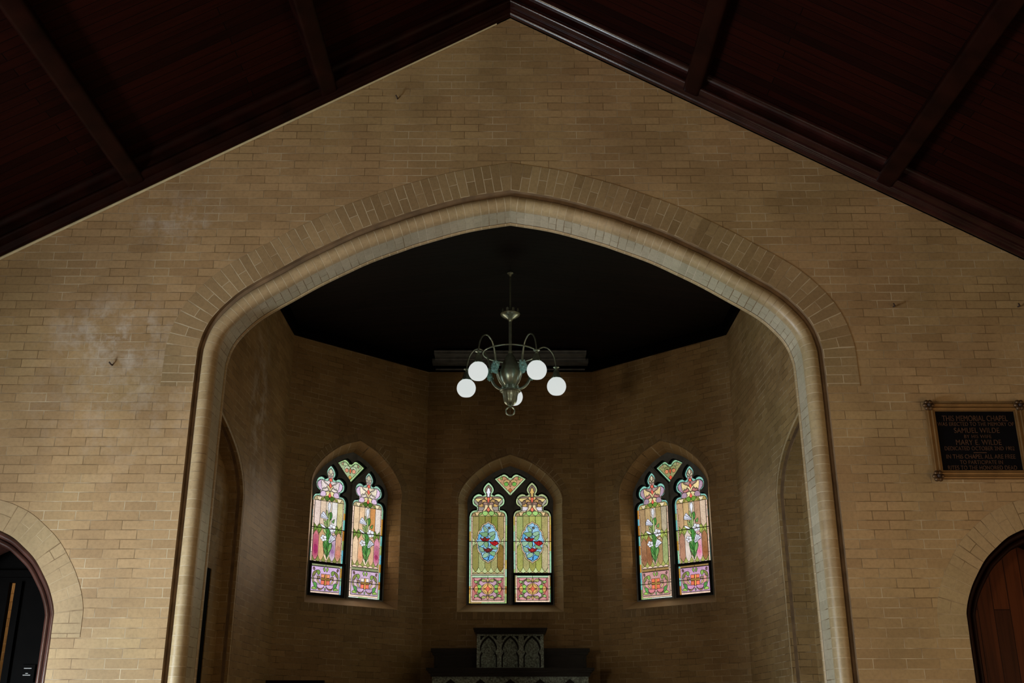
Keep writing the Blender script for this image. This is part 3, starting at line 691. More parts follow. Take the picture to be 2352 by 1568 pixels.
def lily_light(g, pal, seed):
    A = lambda pts: [convA(*p) for p in pts]
    def T(reg, pts, col, lw=.0055): g.piece(sm(rb(reg, pts)), G(*col), lw)
    def T2(reg, pts, col, lw=.0055): q = sm(rb(reg, pts)); g.piece(q, G(*col), lw); g.piece(mir(q), G(*col), lw)
    lancet_base(g, pal, BORD_B, seed)
    T2(1, [(400, 350), (430, 370), (455, 412), (430, 408), (405, 385)], pal['lily']); g.piece(sm(rb(1, [(448, 250), (482, 310), (458, 378), (425, 310)])), G(*pal['lily']))
    T2(1, [(408, 430), (455, 435), (430, 500), (415, 470)], (190, 155, 150))
    T2(1, [(320, 562), (410, 548), (438, 515), (470, 580), (440, 625), (380, 600)], pal['heart'])
    T2(1, [(195, 650), (235, 585), (282, 552), (268, 620), (290, 700), (312, 795), (230, 755)], pal['lobe'])
    T2(1, [(272, 620), (290, 562), (350, 612), (432, 640), (390, 690), (370, 722), (340, 708), (308, 755)], pal['bell'])
    T2(1, [(398, 662), (440, 648), (475, 690), (482, 765), (452, 732), (430, 692)], (236, 216, 162)); T2(1, [(305, 770), (370, 730), (420, 698), (442, 750), (370, 788)], pal['pink'])
    T2(1, [(300, 812), (370, 790), (402, 840), (380, 902), (278, 915)], pal['lobe']); T2(1, [(388, 802), (450, 765), (482, 790), (462, 870), (368, 922), (412, 850)], (232, 218, 160))
    for pl in ([(475, 450), (475, 450), (512, 510), (512, 510), (470, 548), (470, 548), (430, 502), (430, 502)], [(470, 568), (470, 568), (512, 630), (480, 695), (480, 695), (445, 622)], [(488, 785), (488, 785), (522, 862), (495, 908), (495, 908), (460, 872)]):
        T(1, pl, (240, 112, 92))
    T2(1, [(378, 930), (440, 878), (492, 932), (440, 992)], pal['leaf']); T2(1, [(215, 950), (215, 950), (322, 930), (322, 930), (300, 1012), (250, 1018)], (236, 220, 182)); T2(1, [(308, 985), (370, 930), (352, 990), (322, 1005)], (150, 160, 65))
    column_panes(g, pal, True)
    gn = pal['bright_green']
    T2(2, [(205, 80), (205, 80), (262, 148), (262, 148), (208, 245), (208, 245)], gn); T2(2, [(265, 148), (265, 148), (310, 68), (360, 150), (360, 150), (318, 245), (318, 245)], gn)
    g.line(A([(-455, 1485), (455, 1485)]), .008)
    D2_ = (92, 150, 78)
    W, W2_ = pal['white'], pal['white2']; D1, D2, D3 = (66, 138, 62), (108, 165, 88), (165, 188, 120)
    # flashed colour in the lower panes, then the dense foliage behind the blooms
    edges = [-375, -225, -75, 75, 225, 375]
    for (i, y0, y1, c_, k_) in pal['flash']:
        m = (edges[i] + edges[i + 1]) / 2
        for j in range(3): g.piece(sm(A([(m - 66 + 9 * j, y1 - 40 * j), (m - 60 + 9 * j, y0 + 90 * j), (m, y0 - 60 + 110 * j), (m + 62 - 9 * j, y0 + 100 * j), (m + 66 - 9 * j, y1 - 30 * j), (m, y1 + 60 - 40 * j)])), tuple(a + (b - a) * (.4 + .3 * j) for a, b in zip(G(*pal['panes'][i + 5]), G(*c_))), 0)
    T(2, [(452, 40), (500, 90), (530, 190), (545, 300), (590, 420), (575, 520), (515, 700), (478, 625), (425, 520), (408, 405), (450, 330), (430, 220), (400, 150)], D2_, .004)
    T(1, [(455, 1220), (500, 1270), (560, 1230), (590, 1330), (550, 1440), (545, 1560), (480, 1560), (470, 1440), (505, 1390), (500, 1345)], (120, 158, 85), .004)
    T(1, [(450, 1200), (485, 1240), (505, 1345), (465, 1310)], D3); T(1, [(530, 1240), (578, 1228), (592, 1330), (550, 1385)], D1); T(1, [(508, 1250), (545, 1330), (548, 1560), (515, 1560)], D3)
    T(1, [(600, 1420), (655, 1350), (645, 1450)], D2); T(1, [(410, 1420), (450, 1450), (520, 1560), (450, 1540)], D3)
    T(2, [(375, 140), (422, 150), (458, 232), (400, 205)], D3); T(2, [(455, 120), (500, 140), (505, 250), (490, 325), (462, 290)], D1); T(2, [(505, 300), (512, 220), (545, 195), (530, 290)], D2)
    T(2, [(410, 398), (450, 432), (492, 535), (440, 492)], D1); T(2, [(488, 370), (522, 390), (528, 500), (512, 570), (488, 500)], (48, 122, 52)); T(2, [(530, 430), (575, 405), (582, 500), (518, 600)], D2)
    T(2, [(425, 500), (448, 590), (502, 655), (450, 625)], (150, 165, 100)); T(2, [(500, 570), (522, 600), (520, 690), (508, 725)], D1); T(2, [(375, 20), (420, 40), (450, 110), (400, 70)], D3)
    T(2, [(565, 215), (590, 170), (630, 190), (610, 225)], (222, 190, 165))
    # bud and trumpets
    T(1, [(500, 1000), (538, 1060), (536, 1130), (512, 1255), (488, 1180), (468, 1080)], W)
    T(1, [(385, 1250), (340, 1340), (345, 1402), (345, 1402), (500, 1398), (502, 1360), (440, 1300)], W2_); g.line(rb(1, [(345, 1365), (500, 1380)]), .004); g.line(rb(1, [(360, 1300), (500, 1368)]), .004)
    T(2, [(312, 72), (350, 62), (430, 112), (385, 122), (335, 102)], W)
    T(2, [(540, 232), (590, 238), (648, 292), (600, 340), (545, 392), (512, 370)], W2_)
    for e in ((575, 235), (615, 262), (640, 300)): g.line(rb(2, [e, (530, 370)]), .004)
    for (cx, cy, r) in ((552, 88, 44), (405, 325, 36)):
        for k in range(5):
            an = 2 * math.pi * k / 5 + .5; T(2, circ(cx + r * math.cos(an), cy + r * 1.05 * math.sin(an), r * .80, r * .80, 12), W, .0045)
        T(2, circ(cx, cy, 9, 9, 8), (200, 160, 140), .002)
    # base panel
    g.piece(A([(-375, 2275), (375, 2275), (375, 2340), (-375, 2340)]), G(*pal['strip2']), .005); g.line(A([(0, 2275), (0, 2340)]), .005)
    g.piece(A([(-375, 2350), (375, 2350), (375, 2900), (-375, 2900)]), G(*pal['panel']), .007); g.line(A([(-455, 2628), (455, 2628)]), .006)
    T2(2, [(330, 1080), (300, 1170), (350, 1230), (400, 1225), (370, 1170), (375, 1100)], pal['panel2'], .004)
    T2(2, [(495, 900), (515, 950), (500, 988), (470, 930)], (140, 178, 88)); T2(2, [(340, 985), (390, 972), (418, 1010), (402, 1065), (372, 1060), (352, 1015)], (130, 165, 80))
    T2(2, [(272, 1105), (285, 1030), (340, 985), (345, 1030), (302, 1105)], (128, 128, 70)); T2(2, [(365, 1112), (400, 1085), (432, 1112), (402, 1150)], (140, 120, 95))
    T2(2, [(270, 1130), (295, 1130), (310, 1230), (285, 1220)], (170, 165, 110)); T2(2, [(370, 1160), (395, 1160), (440, 1235), (400, 1220)], (215, 195, 130))
    T2(2, [(440, 1040), (440, 1040), (515, 1034), (515, 1034), (517, 1108), (517, 1108), (446, 1112), (446, 1112)], pal['block']); T2(2, [(448, 1166), (448, 1166), (520, 1160), (520, 1160), (522, 1242), (522, 1242), (452, 1248), (452, 1248)], pal['block2'])
    T(2, [(522, 1030), (522, 1030), (552, 1028), (552, 1028), (556, 1252), (556, 1252), (528, 1258), (528, 1258)], (242, 180, 88)); T(2, [(444, 1120), (444, 1120), (634, 1104), (634, 1104), (636, 1142), (636, 1142), (446, 1158), (446, 1158)], (242, 188, 100))
    g.line(rb(2, [(444, 1139), (636, 1122)]), .004)
    T2(2, [(390, 1320), (440, 1340), (525, 1290), (470, 1355), (420, 1362)], (165, 140, 100)); T2(2, [(380, 1262), (440, 1250), (522, 1250), (500, 1308), (440, 1332), (392, 1310)], pal['panel3'])
    T2(2, [(303, 1228), (368, 1238), (378, 1345), (320, 1290)], (82, 152, 74)); T2(2, [(285, 1365), (300, 1325), (335, 1312), (385, 1362)], (155, 192, 95)); T2(2, [(268, 945), (295, 935), (308, 975), (285, 992)], (115, 85, 85))
    T(2, [(545, 1300), (560, 1330), (547, 1362), (532, 1332)], (120, 165, 110))
def tracery_light(g, pal):
    A = lambda pts: [convA(*p) for p in pts]; T = lambda pts: A([t5(*p) for p in pts])
    def S(pts, col, lw=.005): g.piece(sm(T(pts)), G(*col), lw); g.piece(sm(T([(1980 - x, y) for x, y in pts])), G(*col), lw)
    g.piece(A(TRI), G(*pal['tedge']))
    g.piece(sm(T([(385, 562), (385, 562), (600, 455), (720, 432), (820, 480), (880, 548), (880, 548), (990, 600), (1100, 548), (1100, 548), (1175, 475), (1290, 432), (1400, 462), (1595, 555), (1595, 555), (990, 1188), (990, 1188)])), G(*pal['tfield']), .006)
    for a, b in (((540, 745), (580, 700)), ((780, 1010), (820, 970)), ((600, 380), (605, 455)), ((930, 490), (885, 545)), ((990, 1190), (990, 1300))):
        g.line(T([a, b]), .006); g.line(T([(1980 - a[0], a[1]), (1980 - b[0], b[1])]), .006)
    S([(690, 745), (705, 650), (780, 592), (880, 585), (960, 640), (955, 715), (900, 700), (800, 680), (745, 745)], pal['tscroll']); S(circ(808, 782, 95, 88, 16), pal['tball']); S(circ(585, 530, 40, 65, 12), pal['tball2'])
    S([(640, 470), (730, 445), (810, 500), (860, 570), (740, 595), (640, 590)], pal['tpet'])
    g.piece(sm(T([(990, 640), (990, 640), (1040, 780), (990, 915), (990, 915), (942, 780)])), G(*pal['tdrop'])); g.piece(T([(990, 955), (1085, 1050), (990, 1165), (895, 1050)]), G(*pal['tdia']))
    g.line(T([(905, 780), (940, 780)]), .005); g.line(T([(1040, 780), (1075, 780)]), .005)
OL = [(150, 145, 88), (150, 150, 78), (165, 160, 85), (140, 150, 70), (165, 150, 100)]
PA1 = dict(edge=(165, 205, 160), strip=STRIP, band=(190, 190, 130), field=(120, 102, 90), band2=(178, 170, 110), diamond=(190, 205, 145), foot=(182, 168, 118),
           panes=[(158, 148, 90), (140, 142, 72), (150, 140, 70), (128, 140, 62), (160, 145, 90), (142, 138, 75), (170, 178, 118), (150, 148, 85), (168, 165, 108), (130, 105, 48)],
           corner=(160, 150, 142), flame=(228, 228, 238), sky=(150, 200, 230), low_rose=(92, 30, 34), low_heart=(120, 40, 40), strip2=(180, 215, 175), rosy=(205, 150, 150), balls=(140, 195, 92),
           tedge=(170, 200, 150), tfield=(190, 150, 112), tscroll=(205, 172, 115), tball=(110, 180, 78), tball2=(140, 185, 85), tpet=(188, 140, 100), tdrop=(205, 150, 115), tdia=(172, 105, 55))
PA2 = dict(PA1, panes=[(160, 172, 105), (165, 165, 98), (165, 170, 90), (160, 172, 92), (165, 155, 100), (160, 165, 88), (165, 162, 105), (158, 160, 82), (158, 168, 82), (182, 172, 130)],
           flame=(215, 180, 105), corner=(222, 215, 222), low_rose=(140, 28, 34), low_heart=(190, 40, 40), edge=(175, 190, 140))
FL = [(0, 1800, 2080, (165, 40, 95), 1)]
LB = dict(flash=[(0, 1700, 2090, (165, 45, 100), 1), (3, 1780, 2060, (165, 120, 170), 1), (4, 1900, 2090, (200, 120, 105), 1)], edge=(160, 215, 190), strip=(245, 215, 195), band=(205, 195, 165), field=(200, 190, 180), band2=(175, 160, 120), diamond=(140, 148, 78), foot=(235, 205, 185),
          panes=[(225, 205, 195), (225, 200, 175), (240, 222, 200), (232, 228, 222), (205, 195, 140), (205, 120, 130), (205, 165, 120), (236, 210, 180), (205, 185, 200), (205, 155, 125)],
          lily=(226, 218, 185), heart=(238, 225, 222), lobe=(218, 190, 218), bell=(240, 225, 222), pink=(238, 225, 215), leaf=(70, 108, 38), bright_green=(112, 148, 62), white=(238, 240, 246), white2=(222, 226, 240),
          strip2=(140, 150, 110), panel=(205, 175, 215), panel2=(225, 195, 205), panel3=(205, 170, 205), block=(246, 160, 120), block2=(240, 122, 100),
          tedge=(165, 200, 140), tfield=(170, 190, 145), tscroll=(190, 205, 170), tball=(215, 150, 120), tball2=(180, 150, 120), tpet=(175, 195, 150), tdrop=(222, 120, 80), tdia=(190, 150, 80))
LB2 = dict(LB, flash=[(4, 1780, 2080, (160, 40, 95), 1), (1, 1850, 2080, (220, 150, 110), 1)], panes=[(235, 205, 165), (225, 190, 150), (238, 222, 200), (200, 140, 80), (235, 222, 210), (230, 200, 165), (225, 180, 140), (236, 215, 190), (222, 178, 140), (225, 150, 175)], heart=(235, 220, 190), bell=(240, 228, 205), block=(240, 225, 215), panel=(205, 175, 205), edge=(150, 200, 180))
RB1 = dict(LB, flash=[(0, 1900, 2090, (120, 70, 45), 1), (1, 1850, 2080, (130, 80, 50), 1)], panes=[(175, 145, 105), (178, 152, 108), (215, 195, 170), (172, 150, 98), (185, 172, 145), (160, 115, 80), (150, 100, 60), (205, 175, 150), (165, 135, 90), (160, 175, 115)], heart=(175, 140, 135), lobe=(175, 150, 170), bell=(232, 205, 150), pink=(190, 125, 120),
           field=(150, 130, 110), band2=(180, 160, 95), bright_green=(165, 182, 88), leaf=(105, 148, 55), edge=(130, 195, 180), strip=(225, 190, 165), block=(240, 120, 85), block2=(240, 120, 90), panel=(215, 160, 160), panel2=(210, 150, 145), panel3=(220, 130, 140), diamond=(165, 170, 90), strip2=(150, 120, 70),
           tedge=(140, 190, 150), tfield=(150, 150, 100), tscroll=(140, 145, 90), tball=(205, 130, 90), tball2=(190, 160, 120), tpet=(150, 155, 105), tdrop=(215, 100, 70), tdia=(205, 80, 55))
RB2 = dict(RB1, flash=[(3, 1800, 2080, (215, 120, 150), 1), (4, 1850, 2090, (150, 90, 50), 1)], panes=[(190, 155, 115), (195, 165, 115), (205, 185, 160), (190, 150, 118), (215, 190, 165), (178, 130, 105), (228, 212, 200), (222, 200, 180), (225, 180, 190), (165, 115, 78)], bell=(236, 212, 155), lobe=(180, 150, 172), panel=(210, 165, 200), panel3=(212, 150, 190), block=(245, 130, 95), strip=(235, 200, 180))

def window(n, fr, lab, kinds, pals, hopper):
    wn = thing('window_%d' % n, tuple(fr.P(0, ZB, .15)), lab, 'window', kind='structure')
    # frame: outer plate with softened openings, then a deeper black plate that follows the glass
    wA = win; oL, oR = AtoW(poff(LANCET, 20), -LC), AtoW(poff(LANCET, 20), LC); oT = AtoW(poff(TRI, 18))
    mb = MB(); plate(mb, fr, wA, [oL, oR, oT], .15, .19, m=0, back=False, rimm=1)
    plate(mb, fr, offset(wA, .01), [AtoW(LANCET, -LC), AtoW(LANCET, LC), AtoW(TRI)], .175, .205, m=1, back=True)
    part(mb, 'window_frame', [M['frame'], M['frame_blk']], wn)
    mb = MB(); mz = convA(0, 430)[1]
    mb.box(fr.P(0, (ZB + mz) / 2, .142), (.022, .018, mz - ZB)) if fr is AC else None
    if fr is not AC:
        q = [fr.P(-.011, ZB, .15), fr.P(0, ZB, .132), fr.P(.011, ZB, .15)]; r = [p + Vector((0, 0, mz - ZB)) for p in q]
        mb.face([q[0], q[1], r[1], r[0]]); mb.face([q[1], q[2], r[2], r[1]])
    for sd in (-1, 1):   # raised fillets that follow the tracery
        pts = [convA(sd * 15, 400), convA(sd * 150, 260), convA(sd * 330, 110), convA(sd * 470, -60)]
        mb.tube([fr.P(*p, .148) for p in pts], .006, 6)
    part(mb, 'mullion', [M['frame']], wn)
    for k, off in enumerate((-LC, LC)):
        g = Glass(fr, off, .20)
        (rose_light if kinds == 'rose' else lily_light)(g, pals[k], n * 10 + k)
        go = part(g.g, 'stained_glass', [M['glass']], wn); part(g.l, 'lead_came', [M['lead']], go)
        mb = MB()
        for yy in (1485, 2628):
            a = convA(-450, yy); mb.tube([fr.P(a[0] + off, a[1], .180), fr.P(-a[0] + off, a[1], .180)], .0045, 6)
        part(mb, 'saddle_bar', [M['lead']], go)
        if k == hopper:
            mb = MB(); z1, z0 = convA(0, 2250)[1], convA(0, 2303)[1]; hw = abs(convA(-480, 2600)[0]); zi = convA(0, 2955)[1]; hi = abs(convA(-425, 2600)[0])
            plate(mb, fr, [(off - hw, ZB + .005), (off + hw, ZB + .005), (off + hw, z1), (off - hw, z1)], [[(off - hi, zi), (off + hi, zi), (off + hi, z0), (off - hi, z0)]], .135, .18, m=0)
            part(mb, 'hopper_sash', [M['frame_blk']], wn)
    g = Glass(fr, 0, .20); tracery_light(g, pals[0]); go = part(g.g, 'stained_glass', [M['glass']], wn); part(g.l, 'lead_came', [M['lead']], go)
    # splayed brick reveal and sill
    mb = MB(); big = offset(win, -SPL); 
    for i in range(len(win) - 1):
        mb.face([fr.P(*big[i], 0), fr.P(*big[i + 1], 0), fr.P(*win[i + 1], .152), fr.P(*win[i], .152)], [(0, big[i][1]), (0, big[i + 1][1]), (.2, big[i + 1][1]), (.2, big[i][1])])
    zb = ZB - .10
    mb.face([fr.P(-.577 - SPL, zb, 0), fr.P(.577 + SPL, zb, 0), fr.P(.577, ZB, .152), fr.P(-.577, ZB, .152)], m=1)
    for sd in (-1, 1): mb.face([fr.P(sd * (.577 + SPL), zb, 0), fr.P(sd * .577, ZB, .152), fr.P(sd * (.577 + SPL), ZB, 0)], m=1)
    part(mb, 'window_reveal', [M['brick_chancel'], M['plain_splay']], wn)
    return [(-.577 - SPL, zb)] + big[0:] + [(.577 + SPL, zb)]
hole = None
H = {}
H['L'] = window(1, AL, 'left apse window, stained glass lilies in pale pink and cream panes', 'lily', (LB, LB2), 0)
H['C'] = window(2, AC, 'middle apse window, stained glass red roses in blue medallions on green', 'rose', (PA1, PA2), 1)
H['R'] = window(3, AR, 'right apse window, stained glass lilies on tan and rosy panes', 'lily', (RB1, RB2), 1)
big0 = offset(win, -SPL)
for nm, fr, hw, lab in (('wall_apse_left', AL, AH, 'angled brick apse wall holding the left window'), ('wall_apse_middle', AC, A2, 'end brick apse wall holding the middle window'), ('wall_apse_right', AR, AH, 'angled brick apse wall holding the right window')):
    hl = [(-.577 - SPL, ZB - .10)] + big0 + [(.577 + SPL, ZB - .10)]; hl = dedupe(hl)
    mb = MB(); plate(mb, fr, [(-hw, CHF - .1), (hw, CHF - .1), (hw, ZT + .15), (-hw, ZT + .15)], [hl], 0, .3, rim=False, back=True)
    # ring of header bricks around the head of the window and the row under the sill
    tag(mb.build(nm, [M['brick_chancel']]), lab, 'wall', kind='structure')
i0 = next(i for i, p in enumerate(win) if p[1] > 2.5); ring = offset(win, -SPL)[i0:len(win) - i0]
for fr, lab in ((AL, 'left'), (AC, 'middle'), (AR, 'right')):
    mb = MB(); sweep(mb, fr, ring, [(-.105, .01), (-.105, -.003), (0, -.003), (0, .02)])
    q = [(-.74, ZB - .20), (.74, ZB - .20), (.74, ZB - .103), (-.74, ZB - .103)]
    mb.face([fr.P(*p, -.003) for p in q], [(p[1] - ZB + .2, p[0]) for p in q])
    tag(mb.build('trim_%d' % tn, [M['brick_rowlock']]), 'header bricks around the %s apse window' % lab, 'arch trim', kind='structure'); tn += 1

# ------------------------------------------------------------------ chancel side walls, their arched recesses, chancel ceiling
sa = [(7.98, CHF), (7.98, 0), (7.98, 1.2), (7.98, 2.05)]
sc_ = [(10.58, 2.05), (10.55, 2.2), (10.42, 2.36), (10.2, 2.5), (9.9, 2.61), (9.55, 2.70), (9.28, 2.76)]
side_half = [(2 * 9.28 - a, z) for a, z in sc_]
side_arch = spline(sa[:3] + side_half, 5)
side_arch = mirror_arch(side_arch, 9.28)
for fr, nm, lab in ((SL, 'left', 'chancel side wall on the left with a pale damp streak above its arch'), (SR, 'right', 'chancel side wall on the right with a tall arched recess')):
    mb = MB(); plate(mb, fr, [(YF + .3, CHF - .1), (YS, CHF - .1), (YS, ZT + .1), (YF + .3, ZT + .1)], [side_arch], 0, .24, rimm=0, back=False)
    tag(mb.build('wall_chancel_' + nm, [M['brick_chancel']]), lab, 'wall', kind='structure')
    path = side_arch if fr is SR else side_arch
    mb = MB(); sweep(mb, fr, path, [(-.06, -.002), (-.06, .03), (-.052, .03)], m=0)
    sweep(mb, fr, path, [(-.052 + .052 * (1 - math.cos(R(180 * i / 10))) / 1.0 * .5, .03 - .035 * math.sin(R(180 * i / 10))) for i in range(11)], m=1)
    sweep(mb, fr, path, [(0, .03), (.002, .058), (.014, .060)], m=0); sweep(mb, fr, path, [(.014, .060), (.014, .24)], m=2)
    tag(mb.build('trim_%d' % tn, [M['brick_groove'], M['brick_mould'], M['brick_chancel']], smooth=True), 'moulded brick edge of the tall arch in the %s chancel wall' % nm, 'arch trim', kind='structure'); tn += 1
# left recess: a slanting brick back wall with a dark doorway; right recess: a straight brick reveal and a dark door
mb = MB(); a = Vector((-W2 - .13, 10.66, 0)); b = Vector((-W2 - .37, 7.82, 0)); fl = Fr(a, b - a, (b - a).cross(Vector((0, 0, 1))))
if fl.D.x > 0: fl.D = -fl.D
Lw = (b - a).length
s1, s2 = fl.un(486, 1310)[0], fl.un(470, 1310)[0]; zt2 = fl.un(478, 1303)[1]
s1, s2 = min(s1, s2), max(s1, s2)
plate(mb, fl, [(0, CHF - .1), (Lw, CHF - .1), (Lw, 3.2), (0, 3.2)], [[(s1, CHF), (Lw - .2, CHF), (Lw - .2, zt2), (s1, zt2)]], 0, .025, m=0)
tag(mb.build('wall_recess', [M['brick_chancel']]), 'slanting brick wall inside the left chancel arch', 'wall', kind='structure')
dd = thing('door_3', tuple(fl.P((s1 + Lw - .2) / 2, CHF, .1)), 'black door in the recess behind the left jamb of the chancel arch', 'door', kind='structure')
mb = MB(); plate(mb, fl, [(s1 + .001, CHF), (Lw - .201, CHF), (Lw - .201, zt2 - .001), (s1 + .001, zt2 - .001)], [], .008, .024); part(mb, 'door_leaf', [M['wood_blk']], dd)
mb = MB(); mb.box(tuple(fl.P(s1 + .08, -.1, .0)), (.03, .03, .12)); part(mb, 'handle', [M['bronze']], dd)
mb = MB()
mb.face([(W2 + .24, 10.62, CHF), (W2 + .24, 7.9, CHF), (W2 + .24, 7.9, 3.2), (W2 + .24, 10.62, 3.2)], [(0, CHF), (2.7, CHF), (2.7, 3.2), (0, 3.2)])
tag(mb.build('wall_recess_right', [M['brick_chancel']]), 'brick back of the arch in the right chancel wall', 'wall', kind='structure')
mb = MB(); YR = YF + .3
zc = ZT + .6; YA = 11.5
ZC_ = ZT + .14
cs_ = {'a': (-W2, YR, ZC_), 'b': (-W2, YS, ZC_), 'c': (-A2, YC, ZC_), 'd': (A2, YC, ZC_), 'e': (W2, YS, ZC_), 'f': (W2, YR, ZC_), 'r0': (0, YR, 5.03), 'r1': (0, YA, 5.03)}
for k in (('a', 'b', 'r1', 'r0'), ('b', 'c', 'r1'), ('c', 'd', 'r1'), ('d', 'e', 'r1'), ('e', 'f', 'r0', 'r1')[:0] or ('f', 'r0', 'r1', 'e')):
    pts = [cs_[i] for i in k]; mb.face(pts, [(p[0] * .9 + 9, p[1]) for p in pts])
tag(mb.build('ceiling_chancel', [M['ceiling_dark']]), 'almost black boarded ceiling over the chancel apse', 'ceiling', kind='structure')
mb = MB()
pl_ = [(-W2, YR), (-W2, YS), (-A2, YC), (A2, YC), (W2, YS), (W2, YR)]
def inset(d): return [(-W2 + d, YR), (-W2 + d, YS - d * .4), (-A2 + d * .4, YC - d), (A2 - d * .4, YC - d), (W2 - d, YS - d * .4), (W2 - d, YR)]
for (d0, z0, d1, z1) in ((-.01, ZT, .045, ZT), (.045, ZT, .05, ZT + .16)):
    A_, B_ = inset(d0), inset(d1)
    for i in range(5): mb.face([(*A_[i], z0), (*A_[i + 1], z0), (*B_[i + 1], z1), (*B_[i], z1)])
tag(mb.build('trim_%d' % tn, [M['wood_blk']]), 'black fascia where the chancel ceiling meets the apse walls', 'ceiling trim', kind='structure'); tn += 1
mb = MB()
for (dy, zz, r_) in ((.055, ZT + .022, .012), (.22, ZT + .118, .016), (.42, ZT + .165, .014)):
    mb.tube([(-A2 + .1, YC - dy, zz), (A2 - .1, YC - dy, zz)], r_, 8)
mb.box((0, YC - .13, ZT + .10), (2 * A2 - .12, .17, .05)); mb.box((0, YC - .32, ZT + .15), (2 * A2 - .2, .19, .04))
tag(mb.build('trim_%d' % tn, [M['frame']]), 'dark stepped cornice above the middle apse window', 'ceiling trim', kind='structure'); tn += 1

# added lamps, hidden from the camera, standing in for the stained windows' daylight
for fr, col, pw_ in ((AL, (1, .76, .55), 8), (AC, (.86, 1, .80), 3.5), (AR, (1, .80, .55), 6)):
    p = fr.P(0, 2.2, .12); lo = area('window_daylight', tuple(p), tuple(p - fr.D * 3), .95, 1.3, col, pw_); lo.visible_camera = False

# ------------------------------------------------------------------ chandelier
CP = Vector((0, 11.5, 0))
ch = thing('chandelier', (0, 11.5, 3.25), 'five-light brass chandelier with lit white globes hanging in the chancel', 'chandelier')
cz = lambda r, z: Vector((r, 0, z))
mb = MB(); mb.lathe(CP, [(.001, 5.03), (.035, 5.03), (.038, 5.015), (.02, 5.0), (.012, 4.97)], 20); part(mb, 'ceiling_canopy', [M['brass']], ch, True)
mb = MB(); mb.tube([CP + Vector((0, 0, 5.0)), CP + Vector((0, 0, 4.46))], .011, 12); mb.tube([CP + Vector((0, 0, 4.46)), CP + Vector((0, 0, 3.97))], .019, 14); part(mb, 'stem', [M['brass']], ch, True)
mb = MB(); mb.lathe(CP, [(.012, 4.36), (.02, 4.40), (.035, 4.43), (.075, 4.45), (.11, 4.475), (.118, 4.49), (.112, 4.50), (.10, 4.492), (.06, 4.47), (.02, 4.46)], 32)
for k in range(10):
    an = 2 * math.pi * k / 10; q = lambda r, z, da: CP + Vector((r * math.cos(an + da), r * math.sin(an + da), z))
    for tr in ([q(.108, 4.49, -.16), q(.108, 4.49, .16), q(.112, 4.545, 0)], [q(.112, 4.545, 0), q(.112, 4.535, .13), q(.108, 4.49, .16)], [q(.112, 4.545, 0), q(.112, 4.535, -.13), q(.108, 4.49, -.16)]): mb.face(tr)
part(mb, 'crown_dish', [M['brass']], ch, True)
mb = MB(); mb.tube([CP + Vector((.318 * math.cos(2 * math.pi * i / 64), .318 * math.sin(2 * math.pi * i / 64), 4.0)) for i in range(64)], .0095, 10, closed=True); part(mb, 'hoop', [M['brass']], ch, True)
mb = MB(); mb.lathe(CP, [(.019, 4.03), (.026, 4.025), (.024, 4.0), (.035, 3.985), (.052, 3.955), (.08, 3.90), (.103, 3.84), (.112, 3.80), (.112, 3.79), (.12, 3.785), (.122, 3.75), (.115, 3.70), (.095, 3.65), (.07, 3.615), (.055, 3.60), (.05, 3.58)], 40); part(mb, 'body', [M['brass']], ch, True)
mb = MB(); mb.lathe(CP, [(.05, 3.60), (.078, 3.60), (.082, 3.585), (.082, 3.565), (.105, 3.56), (.12, 3.55), (.122, 3.54), (.108, 3.53), (.085, 3.525)], 40)
for k in range(8):
    an = 2 * math.pi * (k + .5) / 8; mb.lathe(CP + Vector((.088 * math.cos(an), .088 * math.sin(an), 0)), [(.001, 3.605), (.017, 3.60), (.017, 3.555)], 10)
part(mb, 'collar', [M['brass']], ch, True)
mb = MB(); mb.lathe(CP, [(.10, 3.528), (.088, 3.51), (.08, 3.48), (.076, 3.44), (.066, 3.405), (.045, 3.38), (.02, 3.368), (.008, 3.366)], 64, flute=.045, fn=10); part(mb, 'leaf_cup', [M['cup']] if 'cup' in M else [M['brass']], ch, True)
mb = MB(); mb.ball(CP + Vector((0, 0, 3.362)), .017, 14, 8); mb.tube([CP + Vector((.05 * math.cos(2 * math.pi * i / 32), 0, 3.302 + .05 * math.sin(2 * math.pi * i / 32))) for i in range(32)], .0075, 8, closed=True)
mb.tube([CP + Vector((0, 0, 3.355)), CP + Vector((0, 0, 3.24))], .0015, 6); part(mb, 'pull_ring', [M['brass']], ch, True)
AR_ = spline([(.06, 3.578), (.12, 3.582), (.185, 3.625), (.228, 3.70), (.25, 3.80), (.268, 3.92), (.30, 4.02), (.345, 4.085), (.41, 4.115), (.475, 4.09), (.525, 4.02), (.55, 3.92), (.556, 3.85)], 5)
